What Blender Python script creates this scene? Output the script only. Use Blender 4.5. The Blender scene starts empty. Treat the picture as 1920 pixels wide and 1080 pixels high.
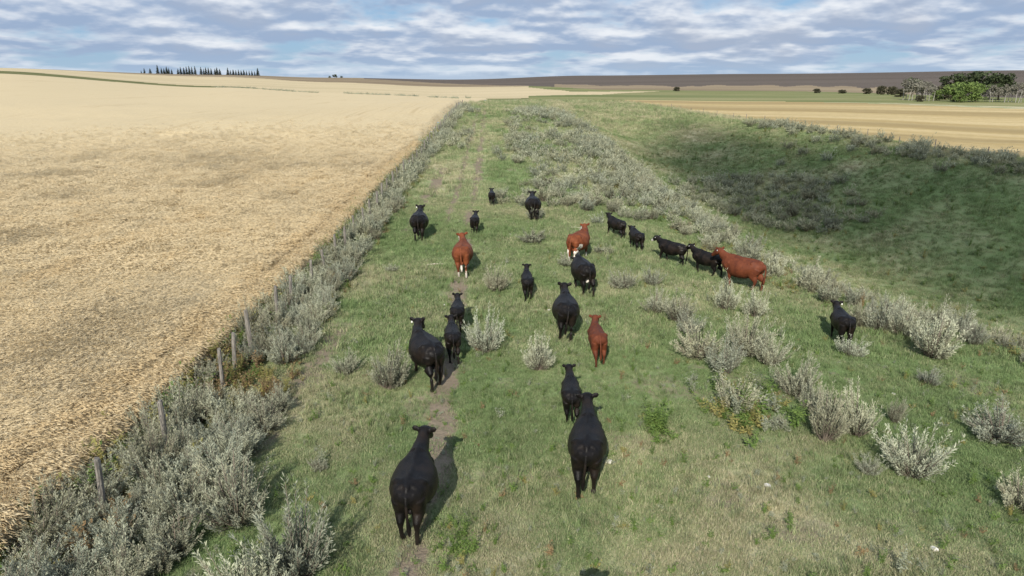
import bpy, bmesh, math, random
import numpy as np
from mathutils import Vector, Matrix

R = math.radians
rng = np.random.default_rng(7)
random.seed(7)
scene = bpy.context.scene
COL = scene.collection

# ------------------------------------------------------------------ camera
CAM_H = 8.0
cd = bpy.data.cameras.new('camera')
cam = bpy.data.objects.new('camera', cd)
COL.objects.link(cam)
cam.location = (0, 0, CAM_H)
cam.rotation_euler = (R(90 - 16.6), 0, 0)
cd.sensor_width = 36.0
cd.lens = 36.0 * 1330 / 1920
cd.clip_start = 0.1
cd.clip_end = 20000
scene.camera = cam

# ------------------------------------------------------------------ light, sky, exposure
SUN_AZ = 11.0          # shadows run this many degrees to the right of straight ahead
SUN_EL = 33.0
sl = bpy.data.lights.new('sun', 'SUN')
sl.energy = 4.4
sl.angle = R(0.53)
sl.color = (1.0, 0.93, 0.82)
sun = bpy.data.objects.new('sun', sl)
COL.objects.link(sun)
sun_dir = Vector((-math.sin(R(SUN_AZ)) * math.cos(R(SUN_EL)), -math.cos(R(SUN_AZ)) * math.cos(R(SUN_EL)), math.sin(R(SUN_EL))))
sun.rotation_euler = sun_dir.to_track_quat('Z', 'Y').to_euler()

scene.view_settings.view_transform = 'Standard'
scene.view_settings.look = 'None'
scene.view_settings.gamma = 1.0
scene.view_settings.use_curve_mapping = False
scene.view_settings.exposure = 0.42


class NT:
    """small helper for building node trees"""
    def __init__(self, tree):
        self.t = tree
        tree.nodes.clear()

    def n(self, kind, **kw):
        nd = self.t.nodes.new(kind)
        for k, v in kw.items():
            setattr(nd, k, v)
        return nd

    def put(self, sock, v):
        if hasattr(v, 'is_output'):
            self.t.links.new(v, sock)
        elif v is not None:
            if getattr(sock, 'type', '') == 'RGBA' and len(v) == 3:
                v = (*v, 1)
            sock.default_value = v

    def math(self, op, a, b=None, c=None, clamp=False):
        nd = self.n('ShaderNodeMath', operation=op, use_clamp=clamp)
        for s, v in zip(nd.inputs, (a, b, c)):
            self.put(s, v)
        return nd.outputs[0]

    def mix(self, f, a, b, blend='MIX'):
        nd = self.n('ShaderNodeMix', data_type='RGBA', blend_type=blend)
        self.put(nd.inputs['Factor'], f)
        self.put(nd.inputs[6], a)
        self.put(nd.inputs[7], b)
        return nd.outputs[2]

    def ramp(self, v, lo, hi, a=0.0, b=1.0, smooth=True):
        nd = self.n('ShaderNodeMapRange', interpolation_type='SMOOTHSTEP' if smooth else 'LINEAR', clamp=True)
        for s, x in zip(nd.inputs, (v, lo, hi, a, b)):
            self.put(s, x)
        return nd.outputs[0]

    def noise(self, vec, scale, detail=4, rough=0.55, dist=0.0, col=False):
        nd = self.n('ShaderNodeTexNoise')
        self.put(nd.inputs['Vector'], vec)
        nd.inputs['Scale'].default_value = scale
        nd.inputs['Detail'].default_value = detail
        nd.inputs['Roughness'].default_value = rough
        nd.inputs['Distortion'].default_value = dist
        return nd.outputs['Color' if col else 'Fac']

    def comb(self, x, y, z):
        nd = self.n('ShaderNodeCombineXYZ')
        for s, v in zip(nd.inputs, (x, y, z)):
            self.put(s, v)
        return nd.outputs[0]

    def sep(self, v):
        nd = self.n('ShaderNodeSeparateXYZ')
        self.put(nd.inputs[0], v)
        return nd.outputs


world = bpy.data.worlds.new('World')
scene.world = world
world.use_nodes = True
w = NT(world.node_tree)
sky = w.n('ShaderNodeTexSky', sky_type='NISHITA', sun_disc=False)
sky.sun_elevation = R(SUN_EL)
sky.sun_rotation = math.atan2(sun_dir.x, sun_dir.y)
sky.altitude = 700
sky.air_density = 1.0
sky.dust_density = 0.35
sky.ozone_density = 2.0
dirv = w.n('ShaderNodeTexCoord').outputs['Generated']
sx, sy, sz = w.sep(dirv)


az_ = w.math('ARCTAN2', sx, sy)


def cloud_density(lift):
    z = w.math('ADD', w.math('MAXIMUM', w.math('ADD', sz, lift), 0.0), 0.05)
    v = w.math('MULTIPLY', w.math('LOGARITHM', z, math.e), 3.0)
    p = w.comb(w.math('MULTIPLY', az_, 8.2), v, 5.3)
    big = w.noise(p, 0.36, 2, 0.5)
    d = w.noise(p, 0.9, 9, 0.54, 0.0)
    vo = w.n('ShaderNodeTexVoronoi', feature='SMOOTH_F1')
    wob = w.n('ShaderNodeVectorMath', operation='ADD')
    w.put(wob.inputs[0], p); w.put(wob.inputs[1], w.noise(p, 1.6, 3, 0.6, col=True))
    w.put(vo.inputs['Vector'], wob.outputs[0]); vo.inputs['Scale'].default_value = 1.5; vo.inputs['Smoothness'].default_value = 0.5
    puff = w.math('SUBTRACT', 0.75, vo.outputs['Distance'])
    a = w.math('ADD', w.math('MULTIPLY', d, 0.62), w.math('MULTIPLY', big, 0.36))
    return w.math('ADD', a, w.math('MULTIPLY', puff, 0.21))


d0 = cloud_density(0.0)
d1 = cloud_density(-0.0075)
cover = w.ramp(d0, 0.405, 0.515)
edge = w.math('SUBTRACT', d1, d0)                     # more cloud just below than here: a lit top
lit = w.ramp(edge, -0.07, 0.13)
cloud_col = w.mix(lit, (3.9, 5.0, 7.0), (10.2, 10.4, 10.8))
thick = w.ramp(d0, 0.56, 0.72)
cloud_col = w.mix(w.math('MULTIPLY', thick, 0.5), cloud_col, (5.0, 5.4, 6.5))
blue = w.mix(0.7, sky.outputs[0], (2.3, 4.7, 8.0))
sky_col = w.mix(w.math('MULTIPLY', cover, 0.9), blue, cloud_col)
haze_f = w.ramp(sz, 0.0, 0.035, 0.4, 0.0)
sky_col = w.mix(haze_f, sky_col, (5.0, 6.8, 8.7))
bg = w.n('ShaderNodeBackground')
w.put(bg.inputs[0], sky_col)
bg.inputs[1].default_value = 0.066
w.put(w.n('ShaderNodeOutputWorld').inputs[0], bg.outputs[0])

# ------------------------------------------------------------------ terrain
# <TERRAIN>
def ss(a, b, x):
    t = np.clip((x - a) / (b - a), 0, 1)
    return t * t * (3 - 2 * t)


def _hash(ix, iy, seed):
    n = (ix.astype(np.int64) * 374761393 + iy.astype(np.int64) * 668265263 + seed * 974634777) & 0x7fffffff
    n = ((n ^ (n >> 13)) * 1274126177) & 0x7fffffff
    return ((n ^ (n >> 16)) & 0xffff) / 65535.0


def vnoise(x, y, scale, seed=0, octaves=3):
    """value noise 0..1"""
    x = np.asarray(x, float) / scale
    y = np.asarray(y, float) / scale
    out = 0.0; amp = 1.0; tot = 0.0
    for o in range(octaves):
        ix = np.floor(x); iy = np.floor(y)
        fx = x - ix; fy = y - iy
        fx = fx * fx * (3 - 2 * fx); fy = fy * fy * (3 - 2 * fy)
        s = seed + o * 17
        v = (_hash(ix, iy, s) * (1 - fx) + _hash(ix + 1, iy, s) * fx) * (1 - fy) + (_hash(ix, iy + 1, s) * (1 - fx) + _hash(ix + 1, iy + 1, s) * fx) * fy
        out = out + v * amp; tot += amp; amp *= 0.5
        x = x * 2.03 + 11.3; y = y * 2.03 + 5.7
    return out / tot


EY = np.array([-40, 6, 10, 15, 21, 25, 29, 35, 50, 75, 100, 120, 160, 200.])
EX = np.array([36, 28, 25.5, 22.0, 18.2, 15.9, 14.2, 13.0, 11.6, 10.2, 8.0, 7.0, 8, 12.])
RY = np.array([-40, 40, 60, 79, 100, 130, 160, 200, 240.])
RX = np.array([72, 68, 62, 57, 52, 47, 43, 38, 34.])


def Edge(y): return np.interp(y, EY, EX)          # shoulder of the ridge above the coulee
def Rim(y): return np.interp(y, RY, RX)           # rim of the coulee on the field side


# far ground: heights by azimuth (as tan) and range
TA = np.array([-1.6, -0.80, -0.72, -0.39, -0.25, -0.078, 0.105, 0.33, 0.72, 1.6])
TR = np.log(np.array([60, 100, 130, 180, 250, 350, 500, 700, 1000, 1200, 1500, 3500.]))
TZ = np.array([
    [0.2, 0.8, 1.6, 3.2, 5.8, 9.0, 12.5, 15.5, 18.8, 20.4, 17, -10],
    [0.2, 0.8, 1.6, 3.2, 5.8, 9.0, 12.5, 15.5, 18.6, 20.0, 17, -10],
    [0.2, 0.8, 1.6, 3.2, 5.6, 8.7, 11.8, 14.5, 17.4, 19.0, 16, -10],
    [0.3, 0.9, 1.5, 2.0, 2.4, 2.7, 4.0, 6.4, 9.8, 10.6, 8, -10],
    [0.3, 1.1, 1.7, 1.6, 1.4, 1.2, 1.9, 3.6, 5.8, 6.4, 4, -10],
    [0.5, 2.4, 3.2, 1.6, 0.2, -0.4, -1.0, -0.6, 2.2, 3.4, 2, -10],
    [0.5, 1.5, 1.8, 0.7, 0.3, 0.5, 0.3, 1.6, 6.3, 8.8, 10, -10],
    [0.3, 0.2, -0.2, -0.2, -0.1, 0.2, 0.0, 2.6, 8.6, 11.4, 13, -10],
    [-0.6, -1.4, -1.6, -1.4, -0.6, -0.4, -2.0, 1.5, 9.5, 14.0, 18.2, -10],
    [-0.6, -1.4, -1.6, -1.4, -0.6, -0.4, -2.0, 1.5, 9.5, 14.0, 18.2, -10]])


def far_z(x, y):
    r = np.hypot(x, y)
    t = np.where(y > 1e-3, x / np.maximum(y, 1e-3), np.sign(x) * 1.6)
    t = np.clip(t, -1.6, 1.6)
    lr = np.clip(np.log(np.maximum(r, 1.0)), TR[0], TR[-1])
    i = np.clip(np.searchsorted(TA, t) - 1, 0, len(TA) - 2)
    j = np.clip(np.searchsorted(TR, lr) - 1, 0, len(TR) - 2)
    a = (t - TA[i]) / (TA[i + 1] - TA[i]); a = np.clip(a, 0, 1); a = a * a * (3 - 2 * a)
    b = (lr - TR[j]) / (TR[j + 1] - TR[j])
    return (TZ[i, j] * (1 - a) + TZ[i + 1, j] * a) * (1 - b) + (TZ[i, j + 1] * (1 - a) + TZ[i + 1, j + 1] * a) * b


def H(x, y):
    x = np.asarray(x, float); y = np.asarray(y, float)
    e = Edge(y); rm = Rim(y)
    r = np.hypot(x, y)
    hump = 3.4 * ss(38, 116, y) * ss(-95, -25, x)
    hump = hump * (1 - ss(e - 2, e + 24, x))
    near = hump + ss(e, e + 30, x) * -0.8
    wgt = ss(85, 150, r) * (y > 0)
    z = near * (1 - wgt) + far_z(x, y) * wgt
    depth = 9.0 * (1 - ss(70, 190, y))
    wid = 15.0
    z = z - depth * ss(e - 2.5, e + wid, x) * (1 - ss(rm - 27, rm + 1, x))
    z = z - 0.10 * ss(0, 10, x) * ss(0, 9, x - e + 12) * (1 - ss(60, 120, r)) * 6   # shoulder rolls over
    fade = 1 - ss(90, 220, r)
    z = z + fade * ((vnoise(x, y, 6.0, 3, 2) - 0.5) * 0.35 + (vnoise(x, y, 1.1, 5, 2) - 0.5) * 0.12)
    z = z + (vnoise(x, y, 60.0, 9, 2) - 0.5) * 0.9 * ss(60, 150, r) * (1 - ss(300, 700, r))
    return z


TRACK_Y = np.array([0, 8, 10, 12, 15, 18, 22, 28, 34, 42, 50, 62, 80, 115.])
TRACK_X = np.array([-1.6, -1.75, -1.75, -1.7, -1.65, -1.85, -1.95, -2.1, -2.3, -2.55, -2.6, -2.9, -3.3, -4.2])


def Track(y): return np.interp(y, TRACK_Y, TRACK_X)


def Wheat(y): return np.interp(y, [10, 27, 36, 45, 55, 76, 120], [-9.05, -9.1, -9.4, -9.8, -9.8, -9.0, -8.9])   # edge of the standing crop
def Fence(y): return np.interp(y, [8, 20, 35, 50, 76, 118], [-7.65, -7.8, -8.2, -8.6, -8.1, -7.9])
# </TERRAIN>

# ------------------------------------------------------------------ tagging helpers
def tag(o, label=None, cat=None, group=None, kind=None):
    if label: o['label'] = label
    if cat: o['category'] = cat
    if group: o['group'] = group
    if kind: o['kind'] = kind
    return o


def link(name, me, parent=None):
    o = bpy.data.objects.new(name, me)
    COL.objects.link(o)
    if parent is not None:
        o.parent = parent
    return o


def empty(name, loc=(0, 0, 0), rz=0.0):
    o = bpy.data.objects.new(name, None)
    COL.objects.link(o)
    o.location = loc
    o.rotation_euler = (0, 0, rz)
    o.empty_display_size = 0.2
    return o


def mesh_np(name, V, F, mats=(), midx=None, smooth=False):
    """mesh from numpy: V (n,3), F (m,k) all faces with k corners"""
    me = bpy.data.meshes.new(name)
    V = np.ascontiguousarray(V, np.float32); F = np.ascontiguousarray(F, np.int32)
    m, k = F.shape
    me.vertices.add(len(V)); me.vertices.foreach_set('co', V.ravel())
    me.loops.add(m * k); me.loops.foreach_set('vertex_index', F.ravel())
    me.polygons.add(m)
    me.polygons.foreach_set('loop_start', np.arange(m, dtype=np.int32) * k)
    for mt in mats: me.materials.append(mt)
    if midx is not None: me.polygons.foreach_set('material_index', np.ascontiguousarray(midx, np.int32))
    if smooth: me.polygons.foreach_set('use_smooth', np.ones(m, bool))
    me.update(calc_edges=True)
    return me


def attr(me, name, vals, typ='FLOAT', dom='POINT'):
    a = me.attributes.new(name, typ, dom)
    key = {'FLOAT': 'value', 'INT': 'value', 'FLOAT_VECTOR': 'vector', 'FLOAT_COLOR': 'color'}[typ]
    a.data.foreach_set(key, np.ascontiguousarray(vals, np.int32 if typ == 'INT' else np.float32).ravel())


def new_mat(name):
    m = bpy.data.materials.new(name)
    m.use_nodes = True
    return m, NT(m.node_tree)


def finish(n, color, rough=0.9, spec=0.2, bump=None, bump_d=0.02, bump_s=0.5, trans=None, sheen=0.0):
    b = n.n('ShaderNodeBsdfPrincipled')
    n.put(b.inputs['Base Color'], color)
    n.put(b.inputs['Roughness'], rough)
    b.inputs['Specular IOR Level'].default_value = spec
    if sheen:
        b.inputs['Sheen Weight'].default_value = sheen
    if bump is not None:
        bp = n.n('ShaderNodeBump')
        bp.inputs['Distance'].default_value = bump_d
        bp.inputs['Strength'].default_value = bump_s
        n.put(bp.inputs['Height'], bump)
        n.put(b.inputs['Normal'], bp.outputs[0])
    out = n.n('ShaderNodeOutputMaterial')
    if trans:
        t = n.n('ShaderNodeBsdfTranslucent')
        n.put(t.inputs['Color'], color)
        mx = n.n('ShaderNodeMixShader')
        mx.inputs[0].default_value = trans
        n.put(mx.inputs[1], b.outputs[0]); n.put(mx.inputs[2], t.outputs[0])
        n.put(out.inputs[0], mx.outputs[0])
    else:
        n.put(out.inputs[0], b.outputs[0])


def wpos(n): return n.n('ShaderNodeNewGeometry').outputs['Position']


def attr_node(n, name, inst=False):
    a = n.n('ShaderNodeAttribute', attribute_name=name, attribute_type='INSTANCER' if inst else 'GEOMETRY')
    return a.outputs['Fac']


# palette shared by the ground and the blades that grow on it (dry = 0 lush .. 1 straw)
G_LUSH = (0.165, 0.240, 0.096)
G_MID = (0.262, 0.298, 0.150)
G_DRY = (0.46, 0.415, 0.275)
SOIL = (0.235, 0.180, 0.130)


def grass_colour(n, dry, lushmul=1.0):
    a = n.mix(n.ramp(dry, 0.05, 0.5, smooth=False), G_LUSH, G_MID)
    return n.mix(n.ramp(dry, 0.45, 1.0, smooth=False), a, G_DRY)


def dryness(x, y):
    """0 lush green .. 1 straw, from where a spot lies"""
    e = Edge(y); rm = Rim(y)
    d = 0.33 + (vnoise(x, y, 5.5, 21, 3) - 0.5) * 1.05 + (vnoise(x, y, 1.3, 31, 2) - 0.5) * 0.55
    # straw coloured flat right of the herd in front, greener by the middle
    d = d + 0.13 * np.exp(-(((x - 3.8) / 2.6) ** 2 + ((y - 12.5) / 3.6) ** 2))
    d = d + 0.18 * np.exp(-(((x + 4.4) / 1.6) ** 2 + ((y - 15) / 5.0) ** 2))
    d = d - 0.16 * np.exp(-(((x - 0.5) / 5) ** 2 + ((y - 27) / 12.0) ** 2))
    d = d + 0.30 * ss(e - 1.5, e + 0.5, x) * (1 - ss(e + 2, e + 6, x))          # bleached shoulder of the ridge
    d = d + 0.12 * ss(48, 62, y) * (1 - ss(100, 130, y)) * (x < e)
    inside = ss(e + 3, e + 9, x) * (1 - ss(rm - 5, rm, x)) * (y < 230)
    d = d * (1 - 0.15 * inside) + 0.10 * inside + 0.25 * inside * (vnoise(x, y, 11, 27, 3) - 0.5)
    d = d + 0.22 * ss(95, 150, y) * (0.5 + vnoise(x, y, 9, 29, 3))
    d = d + 0.35 * ss(rm - 3, rm, x) * (y < 230)
    return np.clip(d, 0, 1)


def soilness(x, y):
    t = Track(y)
    nn = vnoise(x, y, 0.8, 41, 3)
    a = 1 - ss(0.16, 0.50, np.abs(x - t) + (nn - 0.5) * 0.5)
    a = a * (np.where(y > 36, 0.75, 0.7) + 0.5 * ss(0.35, 0.6, vnoise(x, y, 3.0, 43, 2)))
    second = (1 - ss(0.08, 0.4, np.abs(x - t + 1.25 - 0.2 * ss(60, 100, y)) + (nn - 0.5) * 0.3)) * ss(32, 42, y) * 1.0
    a = np.maximum(a, second)
    a = np.maximum(a, 0.8 * (1 - ss(0.2, 0.9, np.abs(x + 5.75 + 0.5 * (vnoise(x, y, 2.5, 47, 2) - 0.5)) + (nn - 0.5) * 0.9)) * (y < 60) * ss(0.3, 0.6, vnoise(x, y, 4, 49, 2)))
    bare = ss(0.66, 0.78, vnoise(x, y, 2.2, 51, 3)) * 0.55
    return np.clip(np.maximum(a, bare), 0, 1) * (x < Edge(y) + 4) * (y < 130)


def mat_pasture():
    m, n = new_mat('pasture_ground')
    p = wpos(n)
    dry = attr_node(n, 'dry')
    soil = attr_node(n, 'soil')
    fine = n.noise(p, 6.0, 6, 0.65)
    mid = n.noise(p, 1.2, 5, 0.6)
    dd = n.math('ADD', dry, n.math('ADD', n.math('MULTIPLY', n.math('SUBTRACT', fine, 0.5), 0.9), n.math('MULTIPLY', n.math('SUBTRACT', mid, 0.5), 0.6)))
    c = grass_colour(n, dd)
    dirt = n.mix(n.noise(p, 9.0, 5, 0.7), (0.15, 0.118, 0.082), (0.30, 0.252, 0.190))
    sf = n.ramp(n.math('ADD', soil, n.math('MULTIPLY', n.math('SUBTRACT', fine, 0.5), 0.8)), 0.3, 0.75)
    c = n.mix(sf, c, dirt)
    c = n.mix(n.ramp(n.noise(p, 14, 4, 0.7), 0.55, 0.75, 0, 0.5), c, (0.07, 0.06, 0.035))
    finish(n, c, 0.95, 0.1, n.noise(p, 9.0, 6, 0.7), 0.08, 0.8)
    return m


def mat_wheat_ground():
    m, n = new_mat('ripe_wheat_canopy')
    p = wpos(n)
    x, y, z = n.sep(p)
    rows = n.noise(n.comb(n.math('MULTIPLY', x, 1.0), n.math('MULTIPLY', y, 0.035), 0.0), 0.55, 4, 0.6)
    big = n.noise(n.comb(n.math('MULTIPLY', x, 0.6), n.math('MULTIPLY', y, 0.25), 0.0), 0.05, 4, 0.55)
    f = n.noise(n.comb(x, n.math('MULTIPLY', y, 0.6), z), 3.2, 7, 0.68)
    g = n.noise(p, 0.9, 5, 0.6)
    c = n.mix(n.ramp(f, 0.30, 0.68), (0.44, 0.345, 0.195), (0.585, 0.485, 0.30))
    c = n.mix(n.ramp(g, 0.35, 0.68, 0, 0.5), c, (0.515, 0.440, 0.290))
    c = n.mix(n.ramp(rows, 0.58, 0.72, 0, 0.5), c, (0.349, 0.257, 0.133))
    c = n.mix(n.ramp(big, 0.38, 0.62, 0.0, 0.45), c, (0.564, 0.457, 0.282))
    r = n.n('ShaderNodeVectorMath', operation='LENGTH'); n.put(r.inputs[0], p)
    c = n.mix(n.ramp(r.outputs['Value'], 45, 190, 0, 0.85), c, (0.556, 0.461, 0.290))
    ln = n.n('ShaderNodeTexNoise'); n.put(ln.inputs['Vector'], n.comb(n.math('MULTIPLY', x, 1.0), n.math('MULTIPLY', y, 0.02), 4.0)); ln.inputs['Scale'].default_value = 0.23; ln.inputs['Detail'].default_value = 3
    ridge = n.math('ABSOLUTE', n.math('SUBTRACT', ln.outputs['Fac'], 0.5))
    c = n.mix(n.math('MULTIPLY', n.ramp(ridge, 0.0, 0.012, 0.45, 0.0), n.ramp(n.noise(p, 0.06, 2), 0.45, 0.6)), c, (0.332, 0.241, 0.124))
    finish(n, c, 0.9, 0.15, f, 0.12, 0.9)
    return m


def mat_far_field(name, ca, cb, scale, axis, stretch, cc=None):
    m, n = new_mat(name)
    p = wpos(n)
    x, y, z = n.sep(p)
    ca_, sa_ = math.cos(axis), math.sin(axis)
    u = n.math('ADD', n.math('MULTIPLY', x, ca_), n.math('MULTIPLY', y, sa_))
    v = n.math('ADD', n.math('MULTIPLY', x, -sa_), n.math('MULTIPLY', y, ca_))
    q = n.comb(n.math('MULTIPLY', u, stretch), v, 0.0)
    c = n.mix(n.ramp(n.noise(q, scale, 5, 0.6), 0.36, 0.64), ca, cb)
    if cc is not None:
        c = n.mix(n.ramp(n.noise(q, scale * 0.31, 3, 0.5), 0.46, 0.6, 0, 0.85), c, cc)
    c = n.mix(n.ramp(n.noise(p, 0.8, 5, 0.7), 0.4, 0.7, 0, 0.3), c, tuple(k * 0.55 for k in ca))
    finish(n, c, 0.95, 0.1, n.noise(p, 2.0, 5, 0.7), 0.1, 0.7)
    return m


M_PAST = mat_pasture()
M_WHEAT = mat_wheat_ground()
M_STUB = mat_far_field('stubble_swaths_shade', (0.407, 0.307, 0.141), (0.548, 0.440, 0.241), 0.10, R(-17), 0.05, (0.299, 0.228, 0.108))  # dark bands: cut swaths plus cloud shade put into the colour
M_FARW = mat_far_field('far_ripe_field', (0.498, 0.415, 0.257), (0.564, 0.469, 0.299), 0.02, R(10), 0.2)
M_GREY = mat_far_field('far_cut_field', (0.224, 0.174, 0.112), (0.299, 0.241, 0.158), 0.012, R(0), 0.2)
M_PLOW = mat_far_field('plowed_soil', (0.100, 0.082, 0.068), (0.128, 0.106, 0.088), 0.012, R(5), 0.08)
M_GREEN = mat_far_field('far_grass', (0.166, 0.187, 0.071), (0.274, 0.261, 0.129), 0.05, R(0), 0.15, (0.124, 0.158, 0.058))
M_STRIP = mat_far_field('strip_grass', (0.10, 0.115, 0.045), (0.18, 0.18, 0.075), 0.08, R(0), 0.3)

# ------------------------------------------------------------------ ground: one polar sheet split by land use
rr = np.concatenate([np.exp(np.linspace(math.log(0.4), math.log(8.0), 60))[:-1],
                     np.exp(np.linspace(math.log(8.0), math.log(4000.0), 470))])
az = np.radians(np.concatenate([np.linspace(-180, -60, 60)[:-1], np.linspace(-60, 60, 420)[:-1], np.linspace(60, 180, 60)[:-1]]))
RRg, AZg = np.meshgrid(rr, az, indexing='ij')
GX = RRg * np.sin(AZg); GY = RRg * np.cos(AZg)
GZ = H(GX, GY)
nr, na = GX.shape
ii, jj = np.meshgrid(np.arange(nr - 1), np.arange(na), indexing='ij')
j2 = (jj + 1) % na
quads = np.stack([ii * na + jj, ii * na + j2, (ii + 1) * na + j2, (ii + 1) * na + jj], -1).reshape(-1, 4)[:, ::-1]
V = np.stack([GX, GY, GZ], -1).reshape(-1, 3)
# close the middle
c0 = len(V)
V = np.concatenate([V, [[0, 0, float(H(0.0, 0.0))]]])
fan = np.stack([np.full(na, c0), (np.arange(na) + 1) % na, np.arange(na)], -1)


def region(x, y):
    """0 pasture 1 wheat 2 stubble 3 far ripe field 4 far cut field 5 plowed hill 6 green band 7 grass strip"""
    r = np.hypot(x, y)
    t = np.where(y > 1e-3, x / np.maximum(y, 1e-3), np.where(x > 0, 9, -9))
    reg = np.zeros(x.shape, int)
    wob = 1 + (vnoise(x, y, 90, 77, 2) - 0.5) * 0.06
    rs = np.interp(t, [-0.8, -0.39, -0.25, -0.078, 0.1], [352, 350, 300, 262, 262]) * wob     # far edge of the wheat
    rs2 = np.interp(t, [-0.8, -0.5, -0.39, -0.3, -0.05, 0.3], [425, 432, 402, 322, 274, 285]) * wob
    left = (x < Wheat(y)) | ((r > 130) & (t < -0.062))
    reg[left & (r < rs)] = 1
    reg[(t < 0.02) & (r >= rs) & (r < rs2)] = 7
    rg = np.interp(t, [-0.8, -0.39, -0.25, -0.078, 0.02], [900, 800, 660, 640, 600]) * wob
    reg[(t < 0.02) & (r >= rs2) & (r < rg)] = 3
    reg[(t < 0.05) & (r >= rg)] = 4
    # pale tongue of the ripe field running right, in front of the green band
    rt0 = np.interp(t, [0.0, 0.12, 0.2], [300, 330, 420]); rt1 = np.interp(t, [0.0, 0.08, 0.2], [620, 400, 420])
    right = t >= 0.02
    reg[right & (r >= 262) & (y > 0)] = 6
    reg[right & (r > rt0 * wob) & (r < rt1 * wob) & (t < 0.2)] = 3
    rh = np.interp(t, [-0.2, 0.02, 0.12, 0.35, 0.72, 1.0], [760, 620, 450, 430, 400, 400]) * wob
    reg[(t > -0.2) & (r >= rh) & (t < 9) & (r > np.interp(t, [-0.2, 0.02, 0.10], [1000, 640, 0]))] = 5
    far_edge = np.interp(t, [0.05, 0.17, 0.33, 0.72], [258, 262, 262, 240])
    reg[(reg == 5) & (t > 0.06) & (t < 0.55) & (r < rh + 110 * wob + 90 * vnoise(t * 40, t * 0, 1.0, 3, 2))] = 4  # lighter grey brown band along the lower edge of the hill
    reg[(x > Rim(y) + 1.0 - 9 * ss(150, 235, y) + 2.5 * vnoise(x, y, 8, 61, 2)) & (r < far_edge * wob) & (y < 264) & (y > -60)
        & (t > np.interp(r, [140, 200, 240], [0.24, 0.16, 0.09]))] = 2
    reg[(y <= -60) & (x >= -9)] = 0
    return reg


fc = V[quads].mean(1)
freg = region(fc[:, 0], fc[:, 1])
DRYV = dryness(V[:, 0], V[:, 1]); SOILV = soilness(V[:, 0], V[:, 1])


def wheat_lift(x, y):
    """height of the crop surface above the soil, 0 at its edge"""
    dist = np.minimum(Wheat(y) - x, 99)
    up = 0.62 * ss(0.05, 0.9, dist)
    up = up * (1 - 0.9 * np.exp(-(((x + 36.2) / 2.6) ** 2 + ((y - 77.5 - .12 * (x + 36)) / 1.5) ** 2) ** 2))
    return up + (vnoise(x, y, 0.55, 71, 2) - 0.5) * 0.14 * ss(0.3, 1.0, dist) * (1 - ss(40, 120, np.hypot(x, y)))


REG = [(0, 'pasture', M_PAST, 'grazed green pasture on the ridge and down in the coulee', 'pasture'),
       (1, 'wheat_field', M_WHEAT, 'big pale ripe wheat field left of the fence', 'field'),
       (2, 'stubble_field', M_STUB, 'golden cut field with swath lines and painted cloud shade beyond the coulee', 'field'),
       (3, 'far_field', M_FARW, 'pale ripe field far behind the dark grass strip', 'field'),
       (4, 'cut_field', M_GREY, 'grey brown field along the skyline under the spruces and lighter band below the hill', 'field'),
       (5, 'hill', M_PLOW, 'long dark brown plowed hill on the skyline', 'hill'),
       (6, 'meadow', M_GREEN, 'light green meadow band in front of the plowed hill', 'meadow'),
       (7, 'grass_strip', M_STRIP, 'thin dark grass strip between the two pale fields', 'grass strip')]
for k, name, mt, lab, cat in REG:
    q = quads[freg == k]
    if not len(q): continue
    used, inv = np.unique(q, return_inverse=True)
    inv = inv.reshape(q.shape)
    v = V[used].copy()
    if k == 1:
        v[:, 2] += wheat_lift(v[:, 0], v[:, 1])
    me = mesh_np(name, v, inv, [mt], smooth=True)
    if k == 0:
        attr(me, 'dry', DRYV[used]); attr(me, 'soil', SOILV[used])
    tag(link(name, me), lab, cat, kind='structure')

# ------------------------------------------------------------------ clouds that shade the coulee (they drift high behind the camera)
def cloud_mesh(blobs):
    bm = bmesh.new()
    for (x, y, z, sx_, sy_, sz_) in blobs:
        r = bmesh.ops.create_icosphere(bm, subdivisions=3, radius=1.0)
        for v in r['verts']:
            c = v.co
            k = 1 + 0.16 * math.sin(5 * c.x + x) * math.sin(4 * c.y + y) + 0.08 * math.sin(9 * c.z + 7 * c.x)
            v.co = Vector((x + c.x * sx_ * k, y + c.y * sy_ * k, z + c.z * sz_ * k * (1.0 if c.z > 0 else 0.45)))
    me = bpy.data.meshes.new('cloud'); bm.to_mesh(me); bm.free()
    for p in me.polygons: p.use_smooth = True
    return me


mc, n = new_mat('cloud_vapour')
cb = n.n('ShaderNodeBsdfDiffuse'); n.put(cb.inputs[0], (0.85, 0.86, 0.88))
ct = n.n('ShaderNodeBsdfTransparent'); cmx = n.n('ShaderNodeMixShader')
n.put(cmx.inputs[0], n.ramp(n.noise(wpos(n), 0.10, 5, 0.6), 0.3, 0.7, 0.24, 0.37))      # thin vapour lets part of the sun through
n.put(cmx.inputs[1], ct.outputs[0]); n.put(cmx.inputs[2], cb.outputs[0])
n.put(n.n('ShaderNodeOutputMaterial').inputs[0], cmx.outputs[0])


def shade_cloud(ground_spots, height):
    """a cloud whose shadow falls on the given ground spots (x, y, half width, half length)"""
    cx = sum(s[0] for s in ground_spots) / len(ground_spots); cy = sum(s[1] for s in ground_spots) / len(ground_spots)
    d = height / sun_dir.z
    off = Vector((cx, cy, 0)) + sun_dir * d
    bl = []
    for (x, y, a, b) in ground_spots:
        bl.append((x - cx, y - cy, random.uniform(-1.5, 1.5), a, b, 3.2))
    o = link('cloud', cloud_mesh(bl)); o.data.materials.append(mc)
    o.location = off
    return o


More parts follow.
